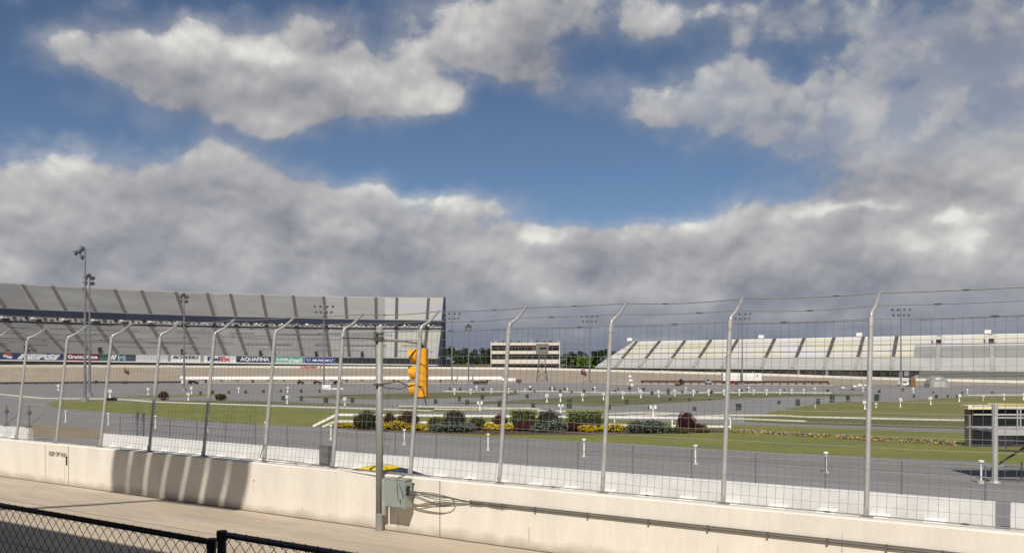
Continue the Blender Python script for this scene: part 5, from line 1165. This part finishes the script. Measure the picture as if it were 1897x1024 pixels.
for px in (1152, 1196, 1245, 1295, 1347, 1419, 1476, 1534, 1591, 1656, 1738, 1837, 1940, 2040):
    pm = along(px)
    # the column is read at depth 6
    for _ in range(3):
        q = rpt(pm, 6, 0); cur = CX+F*q.x/q.y; pm += (px-cur)/3.6
    u = pm/LEN
    for (d0, d1, z0, z1, nm) in ((6.2, 22, zB, zC, 'upper_aisle'), (0, 6, zA, zB, 'lower_aisle')):
        a_ = rpt(pm, d0, z0(u)+.55); c_ = rpt(pm, d1, z1(u)+.55); m = MB(); m.prism([a_-e*.55, a_+e*.55, c_+e*.55, c_-e*.55], UP*.1); m.build(nm, M_aisle if nm[0] == 'u' and px < 1700 else M_seat3, RG)
    if px > 1700:
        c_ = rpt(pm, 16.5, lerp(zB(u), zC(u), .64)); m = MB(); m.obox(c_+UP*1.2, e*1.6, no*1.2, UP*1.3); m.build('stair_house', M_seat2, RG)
        m = MB(); m.obox(c_+UP*.8-no*1.25, e*.7, no*.06, UP*.8); m.build('stair_portal', M_dark, RG)
        a_ = rpt(pm-1, 5, zA(u)); c_ = rpt(pm-7, -6, -1.0); m = MB(); m.prism([a_-e*1.2, a_+e*1.2, c_+e*1.2, c_-e*1.2], UP*.3); m.build('access_ramp', M_grey, RG)
for px in (1167, 1410, 1588, 1812):
    s = along(px)-6; q = rpt(max(s, .5), 22.2, zC(s/LEN)+.5)
    for _ in range(3):
        cur = CX+F*q.x/q.y; s += (px-cur)/3.8; q = rpt(max(s, .2), 22.2, zC(s/LEN)+.5)
    m = MB(); m.obox(q+UP*.9, e*.9, no*.5, UP*.55); m.obox(q+UP*.2, e*.15, no*.15, UP*.3); m.build('camera_shelter', M_white, RG)
# clutter seen below the right stand
for i in range(46):
    px = 1200+i*10.5; s = along(px)+1; p = rpt(s, .2, 0); m = MB()
    m.obox(Vector((p.x, p.y, rr.uniform(.4, 1.4))), e*rr.uniform(.2, .7), no*.12, UP*rr.uniform(.3, 1.0)); m.build('support_post', rr.choice((M_brown, M_green, M_grey, M_dark)), RG)
# ================================================================== cream building
YB_ = 345.0
def bp(px, py, y=YB_): return P(px, py, y)
o = bp(973, 681); BD = thing('control_building', Vector((o.x, o.y, GZ)), 'cream three storey control building with dark window bands', 'building')
def bpx(px): return (px-CX)/F*YB_
x0, x1 = bpx(910.5), bpx(1036); zt, zb_ = bp(0, 634.5).z, 0.0
def slab(nm, ya, yb, m_, pr=0.0, xa=x0, xb=x1, dep=14):
    za, zb2 = HC-(ya-HY)/F*YB_, HC-(yb-HY)/F*YB_; m = MB(); m.box(((xa+xb)/2, YB_+dep/2-pr/2, (za+zb2)/2), xb-xa, dep+pr, za-zb2); return m.build(nm, m_, BD)
slab('roof_parapet', 634.5, 639.5, M_cream, .5); slab('upper_storey', 639.5, 649.5, M_brown); slab('middle_band', 649.5, 655.5, M_cream, .5); slab('middle_storey', 655.5, 665.5, M_brown)
slab('lower_band', 665.5, 673.5, M_cream, .5); slab('ground_storey', 673.5, 700, mat('maroon_brick', (.07, .04, .045), .8), -.6)
for row, (ya, yb) in enumerate(((640.3, 648.9), (656.3, 664.9))):
    for k in range(10):
        if 6 <= k <= 7 and row == 0: continue
        za, zb2 = HC-(ya-HY)/F*YB_, HC-(yb-HY)/F*YB_; xa = lerp(x0, x1, (k+.08)/10); xb = lerp(x0, x1, (k+.92)/10)
        m = MB(); m.box(((xa+xb)/2, YB_-.03, (za+zb2)/2), xb-xa, .1, za-zb2); m.build('window', M_glass, BD)
m = MB(); m.box((x0-.15, YB_+6.7, 6), .3, 14, 13); m.box((x1+.15, YB_+6.7, 6), .3, 14, 13); m.build('side_wall', M_cream, BD)
for k in range(9):
    m = MB(); px = (918, 932, 948, 961, 985, 996, 1008, 1020, 1034)[k]; m.box((bpx(px), YB_+2, zt+.5), rr.uniform(.5, 1.1), .8, .8+.3*(k % 3)); m.build('roof_unit', M_brown if k % 4 else M_grey, BD)
m = MB()
for k in range(14): m.box((lerp(x0, x1, k/13), YB_+.2, zt+.55), .06, .06, 1.1)
m.box(((x0+x1)/2, YB_+.2, zt+1.1), x1-x0, .06, .06); m.build('roof_railing', M_galv, BD)
m = MB(); xs_ = bpx(1044)
for k in range(5): m.box((xs_, YB_+4, 1.5+k*2.2), 2.8, 3, .25); m.bar((xs_-1.2, YB_+3, .4+k*2.2), (xs_+1.2, YB_+3, 1.5+k*2.2), .3, .2)
for q in (-1.3, 1.3): m.box((xs_+q, YB_+2.6, 5), .2, .2, 11)
m.build('outside_stair', M_grey, BD)
# tower with panel in front
YT = 250.0; tb = G(1004, 710.2); tw = thing('scaffold_tower', tb, 'dark steel lattice tower with grey panel in front of the cream building', 'tower')
def tp_(px, py): return P(px, py, tb.y)
zt_ = tp_(0, 655).z; m = MB()
L4 = [(-1.5, -1.0), (1.5, -1.0), (1.5, 1.0), (-1.5, 1.0)]
for (x_, y_) in L4: m.bar(tb+Vector((x_, y_, 0)), tb+Vector((x_*.45, y_*.5, zt_-GZ)), .18, .18)
for k in range(5):
    f0, f1 = k/5, (k+1)/5; w0, w1 = lerp(1.5, .68, f0), lerp(1.5, .68, f1); z0_, z1_ = (zt_-GZ)*f0, (zt_-GZ)*f1
    for y_ in (-1, 1): m.bar(tb+Vector((-w0, y_*lerp(1, .5, f0), z0_)), tb+Vector((w1, y_*lerp(1, .5, f1), z1_)), .1, .1); m.bar(tb+Vector((w0, y_*lerp(1, .5, f0), z0_)), tb+Vector((-w1, y_*lerp(1, .5, f1), z1_)), .1, .1)
m.build('lattice', mat('tower_steel', (.10, .10, .10), .7), tw)
za, zc = tp_(0, 638).z, tp_(0, 655).z; xa, xc = tp_(993, 0).x, tp_(1016, 0).x
m = MB(); m.box(((xa+xc)/2, tb.y, (za+zc)/2), xc-xa, .5, za-zc); m.box(((xa+xc)/2, tb.y, za+.1), xc-xa+.4, .7, .2); m.build('panel', mat('panel_grey', (.16, .16, .14), .7), tw)
m = MB(); m.box(((xa+xc)/2+.2, tb.y-.27, za-1.0), (xc-xa)*.6, .06, .6); m.build('panel_slot', M_dark, tw)
m = MB(); m.box(tb+Vector((0, 0, .2)), 4, 2.6, .4); m.box(tb+Vector((2.4, 0, .6)), .8, .8, .9); m.build('footing', M_grey, tw)
# ================================================================== trees beyond
T_d = fol('dark_tree_leaves', (.035, .055, .018), (.02, .035, .015)); T_m = fol('mid_tree_leaves', (.06, .085, .022), (.035, .06, .02)); T_l = fol('bright_tree_leaves', (.13, .20, .03), (.09, .15, .025))
def tree(px, Y, top_y, w, m_, label):
    base = Vector(((px-CX)/F*Y, Y, -1.5)); zt = HC-(top_y-HY)/F*Y; h = zt-base.z
    root = thing('broadleaf_tree', base, label, 'tree', 'trees beyond the speedway')
    m = MB(); m.tube([base, base+UP*h*.3+Vector((.1, 0, 0)), base+UP*h*.7], [.28, .2, .08], 7)
    for k in range(5):
        a_ = k*1.3; m.tube([base+UP*h*(.25+.07*k), base+UP*h*(.45+.07*k)+Vector((math.cos(a_)*w*.3, math.sin(a_)*w*.3, 0))], [.11, .04], 5)
    m.build('trunk', F_stem, root)
    lf = MB(); cl = []
    for k in range(16):
        cl.append((Vector((RS.uniform(-.36, .36)*w, RS.uniform(-.36, .36)*w, h*RS.uniform(.16, .86))), RS.uniform(.14, .24)*w))
    cl.append((Vector((0, 0, h*.90)), .16*w))
    for i in range(2300):
        c_, r_ = RS.choice(cl); v = Vector((RS.gauss(0, 1), RS.gauss(0, 1), RS.gauss(0, 1))).normalized()*r_*RS.uniform(.6, 1.05)
        p = base+c_+v
        if p.z > base.z+h: p.z = base.z+h-RS.uniform(0, .6)
        lf.leaf(p, RS.uniform(.26, .5), RS)
    lf.build('crown', m_, root, fix=False)
tl = [(812, 430, 644, 9, T_d), (833, 445, 641.5, 9, T_m), (848, 420, 648, 7, T_m), (862, 440, 643.5, 10, T_d), (880, 425, 646, 8, T_m), (893, 450, 643, 9, T_d), (908, 430, 645, 9, T_d), (930, 460, 646, 9, T_m),
      (1047, 430, 653, 7, T_m), (1058, 445, 651, 8, T_d), (1074, 450, 650, 8, T_d), (1086, 402, 657, 8.4, T_l), (1100, 440, 650, 8, T_d), (1114, 430, 648, 8, T_d), (1068, 410, 660, 6, T_m), (1125, 450, 646, 9, T_d)]
tlab = ['dark tree partly hidden by the end of the left grandstand', 'tallest tree just right of the grandstand end', 'lower tree behind the slim lamp post', 'dense dark tree midway between grandstand and cream building', 'lighter tree left of the cream building',
        'tall dark tree close to the left side of the cream building', 'dark tree at the corner of the cream building', 'tree hidden behind the cream building', 'green tree behind the outside stair of the cream building', 'dark tree right of the outside stair', 'dark tree behind the bright green one',
        'bright yellow green tree left of the right grandstand', 'dark tree right of the bright green tree', 'dark tree at the left end of the right grandstand', 'small green tree left of the bright one', 'dark tree behind the end of the right grandstand']
for (px, Y, ty, w_, m_), lab in zip(tl, tlab): tree(px, Y, ty, w_, m_, lab)
# brushy bank between
bk = MB(); bk.prism([Vector((bpx(800)*1.1, 380, -1.6)), Vector((bpx(915)*1.1, 380, -1.6)), Vector((bpx(915)*1.1, 372, 2.4)), Vector((bpx(800)*1.1, 372, 2.4))], (0, 6, 1.5))
struct(bk.build('hill', mat('brown_bank', (.075, .062, .035), .95, .4, .1, fine=.3)), 'low brown grassy bank below the trees', 'bank')
# ================================================================== tote board and steel platform
tb0 = G(1797, 826.5); root = thing('tote_board', tb0, 'black scoreboard with cream roof on the lawn at right', 'scoreboard')
ty = tb0.y; H_ = (826.5-750)/F*ty; W_ = 9.0
m = MB(); m.box((tb0.x+W_/2, ty+.25, GZ+H_*.46), W_, .4, H_*.9); pn = m.build('panel', mat('black_board', (.010, .011, .014), .5, .2, 1), root)
m = MB(); m.box((tb0.x+W_/2-.1, ty+.1, GZ+H_-.13), W_+.5, 1.1, .26); m.build('roof_cap', mat('cream_cap', (.72, .64, .44), .7), root)
m = MB(); m.box((tb0.x-.06, ty+.2, GZ+H_*.45), .12, .6, H_*.9); m.build('end_post', mat('taupe_post', (.22, .18, .16), .8), root)
for k in range(1, 9): m = MB(); m.box((tb0.x+k*1.0, ty+.03, GZ+H_*.46), .04, .04, H_*.86); m.build('mullion', M_dark, root)
m = MB(); m.box((tb0.x+W_/2, ty+.02, GZ+.08), W_, .5, .12); m.build('sill', mat('board_sill', (.06, .06, .07), .7), root)
pb = G(1843, 893); root = thing('steel_platform', pb, 'steel officials platform on posts at the right edge', 'platform')
yy = pb.y; zfl = HC-(798-HY)/F*yy; ztp = HC-(748-HY)/F*yy; M_pl = mat('platform_steel', (.46, .46, .43), .5, .1, 4, metal=.3)
X0, X1, Y0, Y1 = pb.x, pb.x+5.2, yy, yy+2.6
for (x_, y_) in ((X0, Y0), (X1, Y0), (X0+3.2, Y1), (X1, Y1)):
    m = MB(); m.lathe((x_, y_, GZ), [(.15, 0), (.15, .01), (.135, .02), (.135, ztp-GZ if y_ == Y0 else zfl-GZ)], 10); m.lathe((x_, y_, GZ), [(.26, 0), (.24, .06)], 10); m.build('post', M_pl, root)
m = MB(); m.box(((X0+X1)/2, (Y0+Y1)/2, zfl), X1-X0, Y1-Y0, .10); m.bar((X0, Y0, zfl-.10), (X1, Y0, zfl-.10), .1, .2); m.build('floor', M_pl, root)
for z_ in (zfl+.62, zfl+.30+.75):
    m = MB(); m.tube([(X0, Y0, z_), (X1, Y0, z_-.05)], .035, 8); m.tube([(X0+.35, Y1, z_), (X1, Y1, z_)], .035, 8); m.build('guard_rail', M_pl, root)
m = MB(); m.tube([(X0+.3, Y0+1.2, zfl+1.2), (X1, Y0+1.2, zfl+1.1)], .04, 8); m.build('yellow_rail', mat('yellow_rail_paint', (.55, .42, .12), .6), root)
for x_ in (X0+1.05, X0+1.2, X0+2.4, X0+3.6): m = MB(); m.tube([(x_, Y0, zfl), (x_, Y0, zfl+1.05)], .035, 8); m.build('rail_post', M_pl, root)
M_pd = mat('platform_dark_steel', (.05, .05, .05), .6)
m = MB(); m.bar((X0, Y0, zfl-.9), (X1, Y0, zfl-1.0), .08, .09); m.bar((X0, Y0+.2, GZ+.16), (X1, Y0-.2, GZ+.05), .10, .10); m.bar((X0+.5, Y0+.1, GZ+.75), (X1, Y0+.1, GZ+.7), .06, .06); m.bar((X0+.55, Y0+1.4, GZ+.45), (X0+2.3, Y0+.5, zfl-.4), .09, .09); m.bar((X0+1.25, Y0, GZ+.1), (X0+1.25, Y0, GZ+.95), .05, .05); m.build('brace', M_pd, root)
m = MB(); m.box((X0+.85, Y0+.6, zfl-.50), .60, .3, .42); m.box((X0+.85, Y0+.6, zfl-.85), .05, .05, .3); m.build('control_box', mat('platform_box', (.22, .22, .21), .6), root)
# ================================================================== the stand the photograph is taken from
NG = thing('grandstand', DN(0, -6, 0), 'roofed near grandstand behind the black fence where the spectator stands', 'grandstand')
m = MB(); m.obox(DN(5, 1.0, 1.0), dV*45, nV*2.6, UP*1.0); m.build('front_walk', M_apron, NG)
m = MB()
for k in range(14): m.obox(DN(5, -2.1-k*.9, 1.0+k*.2), dV*45, nV*.45, UP*(1.0+k*.2))
m.build('terrace', M_apron, NG)
m = MB(); m.obox(DN(5, -8.5, 14.2), dV*48, nV*8.5, UP*.2); m.build('roof', M_grey, NG)
for k in range(9): m = MB(); m.tube([DN(-35+k*10, -15.2, 0), DN(-35+k*10, -15.2, 14)], .25, 10); m.build('column', M_galv, NG)
bf = thing('shadow_caster', DN(17, 0, 14.4), 'unseen row of banners on a bent mast, added to shade the near wall', 'shadow caster')  # banners and mast are added out of view to cast the wall shadow
m = MB(); m.tube([DN(22.5, 0, 14.3), DN(20.6, 0, 14.9), DN(18.85, 0, 16.2), DN(17.3, 0, 17.9), DN(15.75, 0, 19.75), DN(12.2, 0, 19.95)], .13, 8); m.build('shade_mast', M_galv, bf)
for k in range(7):
    s = 18.1-k*.93; m = MB(); pts = []
    for i in range(11):
        v = i/10; wd = .435*(1-abs(2*v-.75)**4*.30)+.02*math.sin(k*2.3+v*5); pts.append((s-.55*v+.10*math.sin(v*7+.4*k), 19.95+v*3.6, wd))
    L_ = [DN(a_+w_, 0, z_) for a_, z_, w_ in pts]+[DN(a_-w_, 0, z_) for a_, z_, w_ in reversed(pts)]
    m.prism(L_, nV*.03); m.build('shade_banner', M_cream, bf)
print('objects', len(bpy.data.objects))
